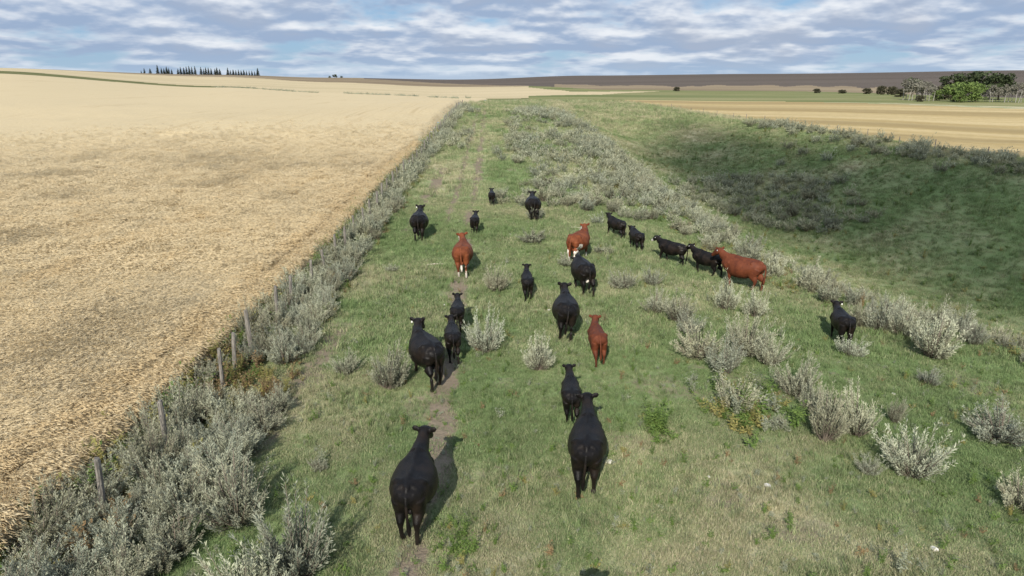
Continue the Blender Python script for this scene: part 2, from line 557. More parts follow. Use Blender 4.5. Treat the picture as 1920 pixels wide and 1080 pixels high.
spots = [(26, 114, 7, 14), (32, 108, 9, 14), (36, 98, 9, 15), (44, 92, 10, 14), (50, 80, 12, 14), (58, 70, 12, 14), (34, 84, 9, 12), (40, 72, 11, 12), (60, 46, 14, 12), (78, 46, 16, 14), (46, 50, 10, 9), (33, 66, 6, 10), (38, 44, 7, 8), (50, 36, 12, 9), (70, 30, 16, 12), (28, 78, 5, 12),
         (48, 62, 12, 12), (68, 60, 16, 14), (26, 98, 6, 9), (36, 119, 5, 14), (31, 130, 4, 12), (38, 60, 8, 8)]
o = shade_cloud(spots, 520)
tag(o, 'white cumulus cloud high behind the camera that shades the coulee', 'cloud', kind='structure')

# ------------------------------------------------------------------ scattering
def instancer(name, pts, rot, scl, idx, sources, extra):
    """one object that sets copies of the source meshes on points (for grass, wheat and other ground cover)"""
    me = bpy.data.meshes.new(name)
    me.vertices.add(len(pts)); me.vertices.foreach_set('co', np.ascontiguousarray(pts, np.float32).ravel())
    attr(me, 'rot', rot, 'FLOAT_VECTOR'); attr(me, 'scl', scl); attr(me, 'idx', idx, 'INT')
    for k, v in extra.items(): attr(me, k, v)
    o = link(name, me)
    ng = bpy.data.node_groups.new(name + '_scatter', 'GeometryNodeTree')
    ng.interface.new_socket('Geometry', in_out='INPUT', socket_type='NodeSocketGeometry')
    ng.interface.new_socket('Geometry', in_out='OUTPUT', socket_type='NodeSocketGeometry')
    N, L = ng.nodes, ng.links
    gi = N.new('NodeGroupInput'); go = N.new('NodeGroupOutput')
    jn = N.new('GeometryNodeJoinGeometry')
    for s in reversed(sources):
        oi = N.new('GeometryNodeObjectInfo'); oi.inputs['Object'].default_value = s; oi.inputs['As Instance'].default_value = True
        L.new(oi.outputs['Geometry'], jn.inputs[0])
    ip = N.new('GeometryNodeInstanceOnPoints')
    def na(nm, t):
        a = N.new('GeometryNodeInputNamedAttribute'); a.data_type = t; a.inputs['Name'].default_value = nm
        return a.outputs['Attribute']
    L.new(gi.outputs[0], ip.inputs['Points']); L.new(jn.outputs[0], ip.inputs['Instance'])
    ip.inputs['Pick Instance'].default_value = True
    L.new(na('idx', 'INT'), ip.inputs['Instance Index'])
    e2r = N.new('FunctionNodeEulerToRotation'); L.new(na('rot', 'FLOAT_VECTOR'), e2r.inputs[0])
    L.new(e2r.outputs[0], ip.inputs['Rotation'])
    L.new(na('scl', 'FLOAT'), ip.inputs['Scale'])
    L.new(ip.outputs[0], go.inputs[0])
    md = o.modifiers.new('scatter', 'NODES'); md.node_group = ng
    return o


def blades(count, rad, hgt, wid, lean, seed, seg=1, curve=0.4, tone=None):
    """bunch of grass blades as triangles/quads; per-face tone attribute"""
    g = np.random.default_rng(seed)
    Vs = []; Fs = []; T = []
    for i in range(count):
        a = g.uniform(0, 2 * math.pi); r = rad * math.sqrt(g.uniform())
        bx, by = r * math.cos(a), r * math.sin(a)
        h = hgt * g.uniform(0.45, 1.0); ww = wid * g.uniform(0.6, 1.3)
        la = g.uniform(0, 2 * math.pi); l = lean * h * g.uniform(0.2, 1.0)
        fa = g.uniform(0, math.pi)
        dx, dy = math.cos(fa) * ww / 2, math.sin(fa) * ww / 2
        mx, my = bx + math.cos(la) * l * 0.35, by + math.sin(la) * l * 0.35
        tx, ty = bx + math.cos(la) * l, by + math.sin(la) * l
        k = len(Vs)
        Vs += [(bx - dx, by - dy, -0.02), (bx + dx, by + dy, -0.02), (mx + dx * .8, my + dy * .8, h * 0.6), (mx - dx * .8, my - dy * .8, h * 0.6), (tx, ty, h * (1 - curve * 0.25))]
        Fs += [(k, k + 1, k + 2), (k, k + 2, k + 3), (k + 3, k + 2, k + 4)]
        t = g.uniform(0, 1)
        T += [t] * 5
    return np.array(Vs), np.array(Fs), np.array(T)


def src(name, V_, F_, T_, mats, midx=None):
    me = mesh_np(name, V_, F_, mats, midx)
    attr(me, 'tone', T_)
    return bpy.data.objects.new(name, me)          # not linked: only a source for scattering


def visible(x, y, z, pad=0.04):
    """inside the view with a wide margin, so a step to the side still finds it"""
    s, c = math.sin(R(16.6)), math.cos(R(16.6))
    dep = y * c - (z - CAM_H) * s
    up = y * s + (z - CAM_H) * c
    return (np.abs(x) < dep * (0.722 + pad) + 2.0) & (up > -dep * (0.406 + pad) - 1.0) & (dep > 1)


# ---- pasture grass
mg, n = new_mat('grass_blades')
dry = attr_node(n, 'dry', True); tone = attr_node(n, 'tone')
dd = n.math('ADD', dry, n.math('MULTIPLY', n.math('SUBTRACT', tone, 0.5), 0.75))
cg = grass_colour(n, dd)
hs = n.n('ShaderNodeHueSaturation'); n.put(hs.inputs['Color'], cg)
n.put(hs.inputs['Value'], n.ramp(attr_node(n, 'val', True), 0, 1, 0.7, 1.3, smooth=False))
finish(n, hs.outputs[0], 0.75, 0.25, trans=0.25)

G_SRC = []
for k in range(3): G_SRC.append(src('grass_source', *blades(52, 0.21, 0.075, 0.008, 1.0, 100 + k), [mg]))
for k in range(2): G_SRC.append(src('grass_source', *blades(40, 0.14, 0.13, 0.008, 0.9, 110 + k), [mg]))
for k in range(2): G_SRC.append(src('grass_source', *blades(24, 0.09, 0.25, 0.008, 0.7, 120 + k), [mg]))


def scatter_poly(n_pts, xr, yr, dens):
    x = rng.uniform(*xr, n_pts); y = rng.uniform(*yr, n_pts)
    keep = rng.uniform(0, 1, n_pts) < dens(x, y)
    return x[keep], y[keep]


def grass_set(name, n_pts, xr, yr, dens, smul, probs, lab):
    x, y = scatter_poly(n_pts, xr, yr, dens)
    z = H(x, y)
    k = visible(x, y, z); x, y, z = x[k], y[k], z[k]
    dr = dryness(x, y); so = soilness(x, y)
    k = rng.uniform(0, 1, len(x)) > so * 0.95
    k &= (x > Wheat(y) + 0.15)
    x, y, z, dr = x[k], y[k], z[k], dr[k]
    dr = np.clip(dr + rng.normal(0, 0.13, len(x)), 0, 1)
    idx = rng.choice(len(G_SRC), len(x), p=probs)
    pn = vnoise(x, y, 1.8, 91, 2)
    idx = np.where((pn < 0.42) & (idx > 2), rng.integers(0, 3, len(x)), idx)
    rot = np.stack([rng.normal(0, .15, len(x)), rng.normal(0, .15, len(x)), rng.uniform(0, 6.28, len(x))], -1)
    scl = rng.uniform(0.6, 1.35, len(x)) * smul * (0.75 + 0.5 * vnoise(x, y, 3.0, 93, 2))
    o = instancer(name, np.stack([x, y, z], -1), rot, scl, idx, G_SRC, {'dry': dr, 'val': rng.uniform(0, 1, len(x))})
    return tag(o, lab, 'grass', kind='stuff')


P_ = [.21, .21, .21, .12, .12, .065, .065]
grass_set('grass', 52000, (-9, 22), (7.5, 20), lambda x, y: np.full(x.shape, 1.0), 0.82, P_, 'short grazed grass among the cattle in the foreground')
grass_set('grass', 60000, (-10, 34), (20, 48), lambda x, y: np.where(x < Edge(y) + 5, 1.0, 0.25), 1.35, P_, 'short grass further up the ridge around the leading cattle')
grass_set('grass', 60000, (-10, 66), (48, 135), lambda x, y: np.where((x < Edge(y) + 6) | (x < Rim(y) + 3), 1.0, 0.0), 2.2, P_, 'far grass on the ridge top and across the coulee')

grass_set('grass', 26000, (-9, 48), (135, 245), lambda x, y: np.where(x < Rim(y) + 3, 1.0, 0.0), 3.6, [.1, .1, .1, .2, .2, .15, .15], 'pale far grass at the head of the coulee')

# ---- wheat
mw, n = new_mat('wheat_straw')
tone = attr_node(n, 'tone'); val = attr_node(n, 'val', True)
cw = n.mix(tone, (0.575, 0.465, 0.275), (0.73, 0.63, 0.435))
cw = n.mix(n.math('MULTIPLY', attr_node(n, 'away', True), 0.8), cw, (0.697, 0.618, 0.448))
cw = n.mix(n.ramp(val, 0.55, 1.0, 0, 0.55), cw, (0.63, 0.48, 0.265))
cw = n.mix(n.ramp(val, 0.4, 0.0, 0, 0.6), cw, (0.614, 0.535, 0.373))
finish(n, cw, 0.7, 0.25, trans=0.32)


def wheat_tuft(seed, count=54, rad=0.24, hgt=0.34):
    g = np.random.default_rng(seed)
    Vs = []; Fs = []; T = []
    la0 = R(35)
    for i in range(count):
        a = g.uniform(0, 6.283); r = rad * math.sqrt(g.uniform())
        bx, by = r * math.cos(a), r * math.sin(a)
        h = hgt * g.uniform(0.6, 1.0)
        la = la0 + g.normal(0, 0.75); l = h * g.uniform(0.25, 0.9)
        dx, dy = math.cos(la), math.sin(la)
        fx, fy = -dy, dx
        w1 = 0.006
        k = len(Vs)
        top = Vector((bx + dx * l * .5, by + dy * l * .5, h))
        tip = Vector((bx + dx * (l * .5 + 0.12), by + dy * (l * .5 + 0.12), h - g.uniform(-0.03, 0.07)))
        # stalk, then a nodding bearded head as a flat diamond with a second crossed one
        Vs += [(bx - fx * w1, by - fy * w1, -0.1), (bx + fx * w1, by + fy * w1, -0.1), tuple(top)]
        Fs += [(k, k + 1, k + 2)]
        m_ = (top + tip) / 2
        hw = g.uniform(0.006, 0.0105)
        Vs += [tuple(top), (m_.x + fx * hw, m_.y + fy * hw, m_.z), tuple(tip), (m_.x - fx * hw, m_.y - fy * hw, m_.z), (m_.x, m_.y, m_.z + hw), (m_.x, m_.y, m_.z - hw)]
        Fs += [(k + 3, k + 4, k + 5), (k + 3, k + 5, k + 6), (k + 3, k + 7, k + 5), (k + 3, k + 5, k + 8)]
        t = g.uniform(0, 1)
        T += [t * 0.5] * 3 + [0.25 + 0.75 * t] * 6
    return np.array(Vs), np.array(Fs), np.array(T)


W_SRC = [src('wheat_source', *wheat_tuft(200 + k), [mw]) for k in range(5)]


def wheat_set(n_pts, xr, yr, dens, smul, lab, sink=0.0):
    x, y = scatter_poly(n_pts, xr, yr, dens)
    k = x < Wheat(y) - 0.02 + 0.2 * (vnoise(x, y, 1.0, 99, 2) - 0.5); x, y = x[k], y[k]
    z = H(x, y)
    k = visible(x, y, z + 0.6); x, y, z = x[k], y[k], z[k]
    lift = wheat_lift(x, y)
    rot = np.stack([rng.normal(0, .2, len(x)), rng.normal(0, .2, len(x)), rng.normal(0, 0.5, len(x)) + (vnoise(x, y, 4, 87, 2) - 0.5) * 4], -1)
    near_edge = (Wheat(y) - x) < 1.2
    v = np.clip(vnoise(x, y, 2.2, 97, 3) * 0.7 + 0.75 * (vnoise(x, y * 0.05, 0.9, 57, 2) - 0.5) + 0.12 + rng.normal(0, .12, len(x)) + 0.3 * near_edge, 0, 1)
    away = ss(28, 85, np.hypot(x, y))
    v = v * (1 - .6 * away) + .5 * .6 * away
    scl = rng.uniform(0.75, 1.25, len(x)) * smul * (1 - 0.45 * ss(55, 95, np.hypot(x, y)))
    o = instancer('wheat', np.stack([x, y, z + np.maximum(lift - 0.12, 0.0)], -1), rot, scl, rng.integers(0, 5, len(x)), W_SRC, {'val': v, 'away': away})
    return tag(o, lab, 'wheat', kind='stuff')


wheat_set(42000, (-26, -8.9), (9, 26), lambda x, y: np.full(x.shape, 1.0), 1.0, 'ripe wheat heads at the near side of the pale field')
wheat_set(90000, (-70, -8.9), (26, 95), lambda x, y: (1.0 - 0.45 * ss(30, 50, y)) * (1 - ss(46, 92, y)), 1.3, 'ripe wheat heads further into the pale field')

# stalk wall along the edge of the crop
ex = []
yy = rng.uniform(9, 70, 9000); xx = Wheat(yy) + rng.uniform(-0.35, 0.12, len(yy)); zz = H(xx, yy) + rng.uniform(0.05, 0.5, len(yy))
o = instancer('wheat', np.stack([xx, yy, zz], -1), np.stack([rng.normal(0, .2, len(yy)), rng.normal(0.25, .2, len(yy)), rng.uniform(-1, 1, len(yy))], -1),
              rng.uniform(0.8, 1.2, len(yy)), rng.integers(0, 5, len(yy)), W_SRC, {'val': np.clip(rng.normal(0.75, 0.2, len(yy)), 0, 1)})
tag(o, 'orange tinged wheat stalks standing along the crop edge by the fence', 'wheat', kind='stuff')

# ---- weeds
mwd, n = new_mat('weed_leaves')
tone = attr_node(n, 'tone'); kind_ = attr_node(n, 'kind', True)
cgn = n.mix(tone, (0.085, 0.15, 0.03), (0.19, 0.27, 0.07))
crs = n.mix(tone, (0.20, 0.125, 0.06), (0.34, 0.26, 0.13))
cye = n.mix(tone, (0.20, 0.20, 0.06), (0.36, 0.31, 0.11))
c = n.mix(n.ramp(kind_, 0.4, 0.6), cgn, cye)
c = n.mix(n.ramp(kind_, 1.4, 1.6), c, crs)
c = n.mix(n.ramp(kind_, 2.4, 2.6), c, n.mix(tone, (0.20, 0.22, 0.14), (0.38, 0.40, 0.29)))
finish(n, c, 0.7, 0.3, trans=0.25)


def weed(seed, stems=9, hgt=0.42, rad=0.22):
    g = np.random.default_rng(seed); Vs = []; Fs = []; T = []
    for s in range(stems):
        a = g.uniform(0, 6.283); l = g.uniform(0.2, 1) * rad; h = hgt * g.uniform(.5, 1)
        top = np.array([math.cos(a) * l, math.sin(a) * l, h])
        for q in range(9):
            t = g.uniform(.15, 1); p = top * t
            b = g.uniform(0, 6.283); ln = g.uniform(.05, .10) * (1.2 - .5 * t); wd = ln * .42; up = g.uniform(-.3, .6)
            d = np.array([math.cos(b), math.sin(b), up]); e = np.array([-math.sin(b), math.cos(b), g.uniform(-.4, .4)])
            k = len(Vs)
            Vs += [p, p + d * ln * .5 + e * wd * .5, p + d * ln, p + d * ln * .5 - e * wd * .5]
            Fs += [(k, k + 1, k + 2), (k, k + 2, k + 3)]; T += [g.uniform()] * 4
        k = len(Vs)
        Vs += [np.array([-.004, 0, 0]), np.array([.004, 0, 0]), top]; Fs += [(k, k + 1, k + 2)]; T += [.2] * 3
    return np.array(Vs), np.array(Fs), np.array(T)


WD_SRC = [src('weed_source', *weed(300 + k, *a), [mwd]) for k, a in enumerate([(9, .42, .22), (7, .3, .25), (12, .6, .2), (10, .2, .3)])]
wx = []; wy = []; wk = []; wsc = []
def weeds_at(nn, fx, fy, kind, sc):
    for _ in range(nn):
        y = fy(); x = fx(y)
        wx.append(x); wy.append(y); wk.append(kind() if callable(kind) else kind); wsc.append(sc * random.uniform(.7, 1.3))
U = random.uniform
weeds_at(1500, lambda y: float(Wheat(y)) + U(0.0, 0.9), lambda: U(9, 80), lambda: random.choice([0, 0, 1, 1]), 1.25)
weeds_at(170, lambda y: -8.0 + random.gauss(0, .45), lambda: random.gauss(18.3, .8), lambda: random.choice([2, 2, 1, 0]), 1.0)
weeds_at(60, lambda y: -6.7 + random.gauss(0, .35), lambda: random.gauss(17.2, 1.2), lambda: random.choice([1, 2, 2]), 1.0)
weeds_at(40, lambda y: -7.4 + random.gauss(0, .3), lambda: random.gauss(11.0, .5), lambda: random.choice([2, 1, 2]), 1.0)
weeds_at(420, lambda y: float(Fence(y)) + U(-1.2, 1.6), lambda: U(9, 60), lambda: random.choice([0, 1, 1, 2]), .9)
weeds_at(1300, lambda y: U(-5, 15), lambda: 8 + 30 * random.random() ** 1.6, lambda: random.choice([0, 0, 0, 0, 0, 1, 2]), .5)
weeds_at(120, lambda y: random.gauss(5.6, .5), lambda: random.gauss(16.0, .55), lambda: random.choice([0, 1, 0, 3]), 1.1)
weeds_at(1500, lambda y: U(-5.6, 16), lambda: 8.5 + 34 * random.random() ** 1.4, lambda: 3, .32)
weeds_at(60, lambda y: U(-5, 15), lambda: 8.5 + 30 * random.random() ** 1.4, lambda: 3, .7)
weeds_at(26, lambda y: random.gauss(3.4, .15), lambda: random.gauss(15.0, .3), 0, 1.0)
weeds_at(34, lambda y: random.gauss(-1.0, .28), lambda: random.gauss(11.0, .5), 0, .55)
weeds_at(500, lambda y: float(Edge(y)) + U(-3.5, 1.5), lambda: U(18, 70), lambda: random.choice([1, 1, 2, 0]), 1.0)
weeds_at(900, lambda y: U(float(Edge(y)) + 8, float(Rim(y)) + 1), lambda: U(45, 125), lambda: random.choice([0, 0, 1]), 1.6)
wx = np.array(wx); wy = np.array(wy)
k = wx < Edge(wy) + 70
o = instancer('weeds', np.stack([wx, wy, H(wx, wy)], -1), np.stack([rng.normal(0, .15, len(wx)), rng.normal(0, .15, len(wx)), rng.uniform(0, 6.28, len(wx))], -1),
              np.array(wsc), rng.integers(0, 4, len(wx)), WD_SRC, {'kind': np.array(wk, float)})
tag(o, 'leafy green and rusty weeds along the fence and in the pasture', 'weeds', kind='stuff')

# ------------------------------------------------------------------ sagebrush
msg, n = new_mat('sagebrush_leaves')
tone = attr_node(n, 'tone')
rnd = n.n('ShaderNodeObjectInfo').outputs['Random']
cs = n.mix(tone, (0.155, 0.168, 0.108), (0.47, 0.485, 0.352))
cs = n.mix(n.ramp(rnd, 0.45, 1.0, 0, 0.6), cs, n.mix(tone, (0.18, 0.178, 0.102), (0.50, 0.482, 0.325)))
cs = n.mix(n.ramp(rnd, 0.45, 0.0, 0, 0.55), cs, n.mix(tone, (0.125, 0.152, 0.108), (0.39, 0.43, 0.345)))
hs = n.n('ShaderNodeHueSaturation'); n.put(hs.inputs['Color'], cs)
n.put(hs.inputs['Value'], n.ramp(n.math('FRACT', n.math('MULTIPLY', rnd, 7.31)), 0, 1, 0.66, 1.15, smooth=False))
finish(n, hs.outputs[0], 0.85, 0.15, trans=0.22)
msb, n = new_mat('sagebrush_bark')
finish(n, n.mix(n.noise(wpos(n), 20, 4), (0.12, 0.095, 0.075), (0.26, 0.22, 0.18)), 0.95, 0.1)


def sage(seed, stems, leaves, leaf, spread=1.0):
    """bush of radius about 0.6 and height about 0.75: returns (foliage V F T), (branches V F)"""
    g = np.random.default_rng(seed)
    Vs = []; Fs = []; T = []; BV = []; BF = []
    ph = g.uniform(0, 6.28, 4)
    for s in range(stems):
        a = g.uniform(0, 6.283)
        el = math.acos(1 - g.uniform(0.0, 0.92)) / (math.pi / 2)           # 0 upright .. 1 flat
        lob = 1 + 0.28 * math.sin(2 * a + ph[0]) + 0.22 * math.sin(5 * a + ph[1]) + 0.12 * math.sin(9 * a + ph[2])
        L = g.uniform(0.55, 1.0) * lob * (0.80 - 0.12 * el)
        th = el * 1.28 * spread
        d = np.array([math.cos(a) * math.sin(th), math.sin(a) * math.sin(th), math.cos(th)])
        base = np.array([math.cos(a), math.sin(a), 0]) * g.uniform(0, .10)
        bend = np.array([math.cos(a), math.sin(a), 0]) * (-0.14 * L * el) + np.array([0, 0, 0.20 * L * el])
        def P(t): return base + d * L * t + bend * t * t
        side = np.cross(d, [0, 0, 1.0]); side /= (np.linalg.norm(side) + 1e-6)
        k = len(BV); w0 = 0.012
        for t, wd in ((0, w0), (.5, w0 * .7), (.95, w0 * .25)):
            p = P(t); BV += [p - side * wd, p + side * wd, p + np.array([0, 0, wd * 1.4])]
        for q in (0, 3):
            for i in range(3):
                i2 = (i + 1) % 3
                BF += [(k + q + i, k + q + i2, k + q + 3 + i2, k + q + 3 + i)]
        shade = g.uniform(-.18, .18)
        # spray of side twigs near the tip, each a run of narrow leaves
        for q in range(leaves):
            t = 0.38 + 0.64 * (q + g.uniform(0, 1)) / leaves
            p = P(t)
            tan = P(min(t + .06, 1.08)) - P(t - .06); tan /= np.linalg.norm(tan)
            ra = g.uniform(0, 6.283)
            rad_ = side * math.cos(ra) + np.cross(tan, side) * math.sin(ra)
            spreadw = g.uniform(.35, .95)
            dl = tan * (1 - .35 * spreadw) + rad_ * spreadw; dl /= np.linalg.norm(dl)
            off = rad_ * g.uniform(0, .05) * (1.2 - t)
            ln = leaf * g.uniform(.6, 1.35); wd = ln * g.uniform(.08, .13)
            sd = np.cross(dl, [g.normal(), g.normal(), g.normal()]); sd /= (np.linalg.norm(sd) + 1e-6)
            p = p + off
            k = len(Vs)
            Vs += [p, p + dl * ln * .55 + sd * wd, p + dl * ln, p + dl * ln * .55 - sd * wd]
            Fs += [(k, k + 1, k + 2), (k, k + 2, k + 3)]
            T += [np.clip(.10 + .85 * (t - .35) / .65 + shade + g.normal(0, .16), 0, 1)] * 4  # inner shade and lit tips of the bush put into the leaf tone
    return (np.array(Vs), np.array(Fs), np.array(T)), (np.array(BV), np.array(BF))


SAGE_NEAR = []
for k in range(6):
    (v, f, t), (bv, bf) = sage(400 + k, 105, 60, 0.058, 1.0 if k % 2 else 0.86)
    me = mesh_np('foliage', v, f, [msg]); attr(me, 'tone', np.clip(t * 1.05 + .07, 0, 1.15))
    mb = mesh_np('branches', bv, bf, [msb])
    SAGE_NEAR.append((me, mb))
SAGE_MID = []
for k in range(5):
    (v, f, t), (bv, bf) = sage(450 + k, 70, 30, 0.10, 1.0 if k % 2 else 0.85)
    me = mesh_np('foliage', v, f, [msg]); attr(me, 'tone', t * .86)  # tone lowered in place of self-shadow the sparser bush lacks
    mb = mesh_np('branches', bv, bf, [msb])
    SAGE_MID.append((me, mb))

# x, y, width, height of the bushes that stand singly, and how they look
SINGLE = [(-3.32, 17.61, 1.23, 1.15, 'full pale sagebrush left of the two walking black cows'),
 (-4.70, 18.64, 0.83, 0.70, 'small sparse sagebrush between the fence thicket and the full pale bush'),
 (-0.81, 19.99, 1.21, 1.15, 'upright silvery sagebrush just right of the two black calves in file'),
 (0.75, 18.52, 1.20, 0.95, 'round silver sagebrush standing alone in front of the big black cow'),
 (4.40, 26.69, 1.26, 0.72, 'low round sagebrush right of the cow with the pale udder, left of a pair'),
 (5.61, 27.30, 0.96, 0.74, 'low round sagebrush, right one of a pair behind the brown calf'),
 (1.06, 34.42, 1.59, 0.6, 'thin straggly sagebrush behind the black calf in the middle'),
 (-0.63, 26.53, 1.15, 1.0, 'loose thin sagebrush just right of the red cow with white face'),
 (5.57, 22.57, 1.53, 0.95, 'wide silver sagebrush in front of the line of black calves'),
 (5.42, 19.15, 1.55, 1.00, 'tangled wide sagebrush with dead stems right of the brown calf'),
 (7.80, 24.59, 1.17, 1.2, 'tall pale sagebrush in front of the brown cow legs'),
 (8.72, 24.09, 1.15, 0.95, 'rounded sagebrush under the rump of the brown cow'),
 (6.85, 19.47, 1.42, 1.25, 'large grey sagebrush in the middle of the right hand cluster'),
 (5.47, 15.93, 1.1, 0.9, 'greenish weedy sagebrush at the near left end of the right hand cluster'),
 (7.28, 16.69, 1.24, 0.99, 'yellowish sagebrush at the head of the near right group'),
 (7.09, 14.47, 1.21, 1.15, 'pale leaning sagebrush on the left of the near right group'),
 (7.93, 14.69, 1.11, 1.05, 'full yellow grey sagebrush on the right of the near right group'),
 (9.15, 15.42, 0.55, 0.6, 'little upright sagebrush beside the near right group'),
 (8.36, 13.09, 1.45, 1.0, 'broad rounded sagebrush alone on the near right grass'),
 (7.43, 13.07, 0.56, 0.42, 'tiny sagebrush left of the broad rounded bush'),
 (11.31, 14.75, 1.7, 0.8, 'flattened blue grey sagebrush near the right edge'),
 (9.86, 11.97, 1.0, 0.74, 'splayed sagebrush with stiff stems in the near right corner'),
 (13.19, 20.77, 1.85, 1.3, 'tall purple grey sagebrush right of the lone black calf'),
 (12.31, 23.73, 1.14, 0.95, 'sagebrush at the near end of the band behind the lone black calf'),
 (12.84, 23.27, 1.30, 1.09, 'sagebrush second in the band behind the lone black calf'),
 (13.41, 22.92, 1.29, 1.18, 'sagebrush third in the band behind the lone black calf'),
 (13.6, 21.9, 1.05, 1.1, 'sagebrush wedged behind the tall purple grey bush'),
 (-5.21, 11.6, 1.6, 1.2, 'wide grey green sagebrush in front of the fence thicket, its shadow on the grass'),
 (-3.63, 10.0, 1.5, 1.35, 'tall pale feathery sagebrush at the bottom left of the grass'),
 (-4.2, 9.3, 1.3, 1.1, 'sagebrush at the bottom edge left of the tall feathery one'),
 (-4.16, 13.59, 0.5, 0.27, 'tiny grey sprig on the bare grass left of the nearest black cow'),
 (5.62, 21.28, 1.02, 0.73, 'small sagebrush left of the large grey one'),
 (5.04, 23.54, 1.12, 0.79, 'low sagebrush left of the wide silver bush'),
 (7.29, 18.71, 1.06, 0.99, 'sagebrush tucked right of the large grey one'),
 (7.40, 15.98, 0.79, 0.74, 'small sagebrush between the yellowish and the pale leaning one'),
 (5.90, 18.12, 1.18, 0.96, 'brown stemmed sagebrush in front of the large grey one'),
 (4.32, 32.84, 1.02, 0.45, 'faint flat sagebrush below the two black calves on the slope'),
 (2.34, 30.07, 1.1, 0.5, 'faint flat sagebrush behind the white faced brown cow'),
 (6.28, 15.08, 0.50, 0.28, 'low grey sprig in front of the pale leaning sagebrush'),
 (1.9, 24.6, 0.7, 0.4, 'low grey sprig between the black cow and the round pair'),
 (-5.2, 29.5, 0.8, 0.35, 'faint sprig on the grass left of the red cow'),
 (10.4, 20.3, 1.1, 0.6, 'low sagebrush at the hooves of the lone black calf'),
 (11.6, 18.2, 0.9, 0.45, 'flat grey sprig in front of the lone black calf')]

BUSH = [(x, y, w_, h_, lab, None) for (x, y, w_, h_, lab) in SINGLE]


def too_close(x, y, w_, lst, k=0.62):
    for (a, b, c, *_r) in lst:
        if (a - x) ** 2 + (b - y) ** 2 < (k * (w_ + c) / 2) ** 2: return True
    return False


def fill(zone, tries, fx, fy, wr, hr, dens=None):
    new = []
    for _ in range(tries):
        y = fy(); x = fx(y)
        if dens and random.random() > dens(x, y): continue
        w_ = U(*wr)
        if too_close(x, y, w_, new) or too_close(x, y, w_, BUSH[:len(SINGLE)]): continue
        new.append((x, y, w_, w_ * U(*hr), None, zone))
    BUSH.extend(new)
    return len(new)


def fence_d(x, y):
    f = float(Fence(y))
    if 16.4 < y < 19.4: return 0.0 if x > f - .5 else 0.35
    return 1.0
fill('fence', 900, lambda y: U(float(Wheat(y)) + .5, float(Fence(y)) + 1.9), lambda: U(7.2, 16.6), (0.8, 1.35), (0.5, 0.75))
fill('fence', 3800, lambda y: U(float(Wheat(y)) + .6, float(Fence(y)) + 1.75 - .65 * min(max((y - 12) / 20, 0), 1)), lambda: 7.2 + 112 * random.random() ** 1.35, (0.7, 1.3), (0.62, 0.88), fence_d)
fill('edge', 900, lambda y: float(Edge(y)) + U(-3.0, 2.2), lambda: U(17, 75), (0.7, 1.4), (0.58, 0.85), lambda x, y: 0.34)
def slope_d(x, y):
    v = float(vnoise(x, y, 9, 123, 2))
    if x < -0.8 + 1.5 * float(vnoise(0, y, 12, 5, 1)): return 0.03
    if y < 44: return 0.08
    return 0.34 if v > .42 else .07
fill('slope', 2600, lambda y: U(-1.5, float(Edge(y)) + 2), lambda: U(40, 112), (0.8, 1.5), (0.5, 0.75), slope_d)
fill('slope_left', 260, lambda y: U(float(Fence(y)) + 1, -4.5), lambda: U(44, 112), (0.8, 1.4), (0.6, 0.9), lambda x, y: .5 if float(vnoise(x, y, 7, 129, 2)) > .52 else 0)
fill('coulee', 900, lambda y: U(22, 45), lambda: U(76, 112), (1.1, 2.4), (0.7, 0.95), lambda x, y: 1.0 if ((x - 33) / 9) ** 2 + ((y - 92 + (x - 33) * .8) / 11) ** 2 < 1 + .8 * (float(vnoise(x, y, 6, 131, 2)) - .5) else .02)
fill('rim', 420, lambda y: float(Rim(y)) + random.gauss(-2.2, 1.6), lambda: U(62, 135), (1.0, 2.2), (0.8, 1.1), lambda x, y: .9 if y < 96 else .45)


def pix(b):
    d = math.sqrt(b[0] ** 2 + b[1] ** 2 + 64)
    return b[2] / d


inview = [b for b in BUSH if bool(visible(np.array([b[0]]), np.array([b[1]]), H(b[0], b[1]) + .3, -0.01)[0])]
inview.sort(key=lambda b: (b[4] is None, -pix(b)))
MAIN, REST = inview[:298], inview[298:]

# ------------------------------------------------------------------ cattle
mcow = {}
for nm, base, hi, white in (('black', (0.0034, 0.0030, 0.0030), (0.0095, 0.0078, 0.0072), (0.62, 0.58, 0.52)), ('red', (0.115, 0.031, 0.012), (0.20, 0.060, 0.023), (0.72, 0.66, 0.58)),
                     ('brown', (0.085, 0.023, 0.011), (0.14, 0.040, 0.017), (0.72, 0.66, 0.58))):
    m, n = new_mat(nm + '_coat')
    tc = n.n('ShaderNodeTexCoord').outputs['Object']
    c = n.mix(n.ramp(n.noise(tc, 4.5, 5, 0.6), 0.35, 0.7), base, hi)
    c = n.mix(n.ramp(n.noise(tc, 30, 4, 0.7), 0.5, 0.75, 0, 0.4), c, tuple(k * .5 for k in base))
    c = n.mix(n.ramp(n.noise(tc, 1.9, 4, 0.6), 0.45, 0.7, 0, 0.8 if nm == 'black' else 0.45), c, (0.021, 0.0145, 0.0105) if nm == 'black' else tuple(k * 1.25 for k in hi))
    wm = n.math('ADD', attr_node(n, 'white'), n.math('MULTIPLY', n.math('SUBTRACT', n.noise(tc, 14, 4, 0.6), 0.5), 0.5))
    c = n.mix(n.ramp(wm, 0.42, 0.58), c, white)
    dk = attr_node(n, 'mud')
    c = n.mix(n.math('MULTIPLY', dk, 0.55), c, (0.030, 0.025, 0.020))
    sep_ = n.sep(tc)
    hair = n.noise(n.comb(n.math('MULTIPLY', sep_[0], 1), n.math('MULTIPLY', sep_[1], 0.4), n.math('MULTIPLY', sep_[2], 0.5)), 70, 3, 0.7)
    finish(n, c, 0.46 if nm == 'black' else 0.62, 0.2, hair, 0.012, 0.6)
    mcow[nm] = m
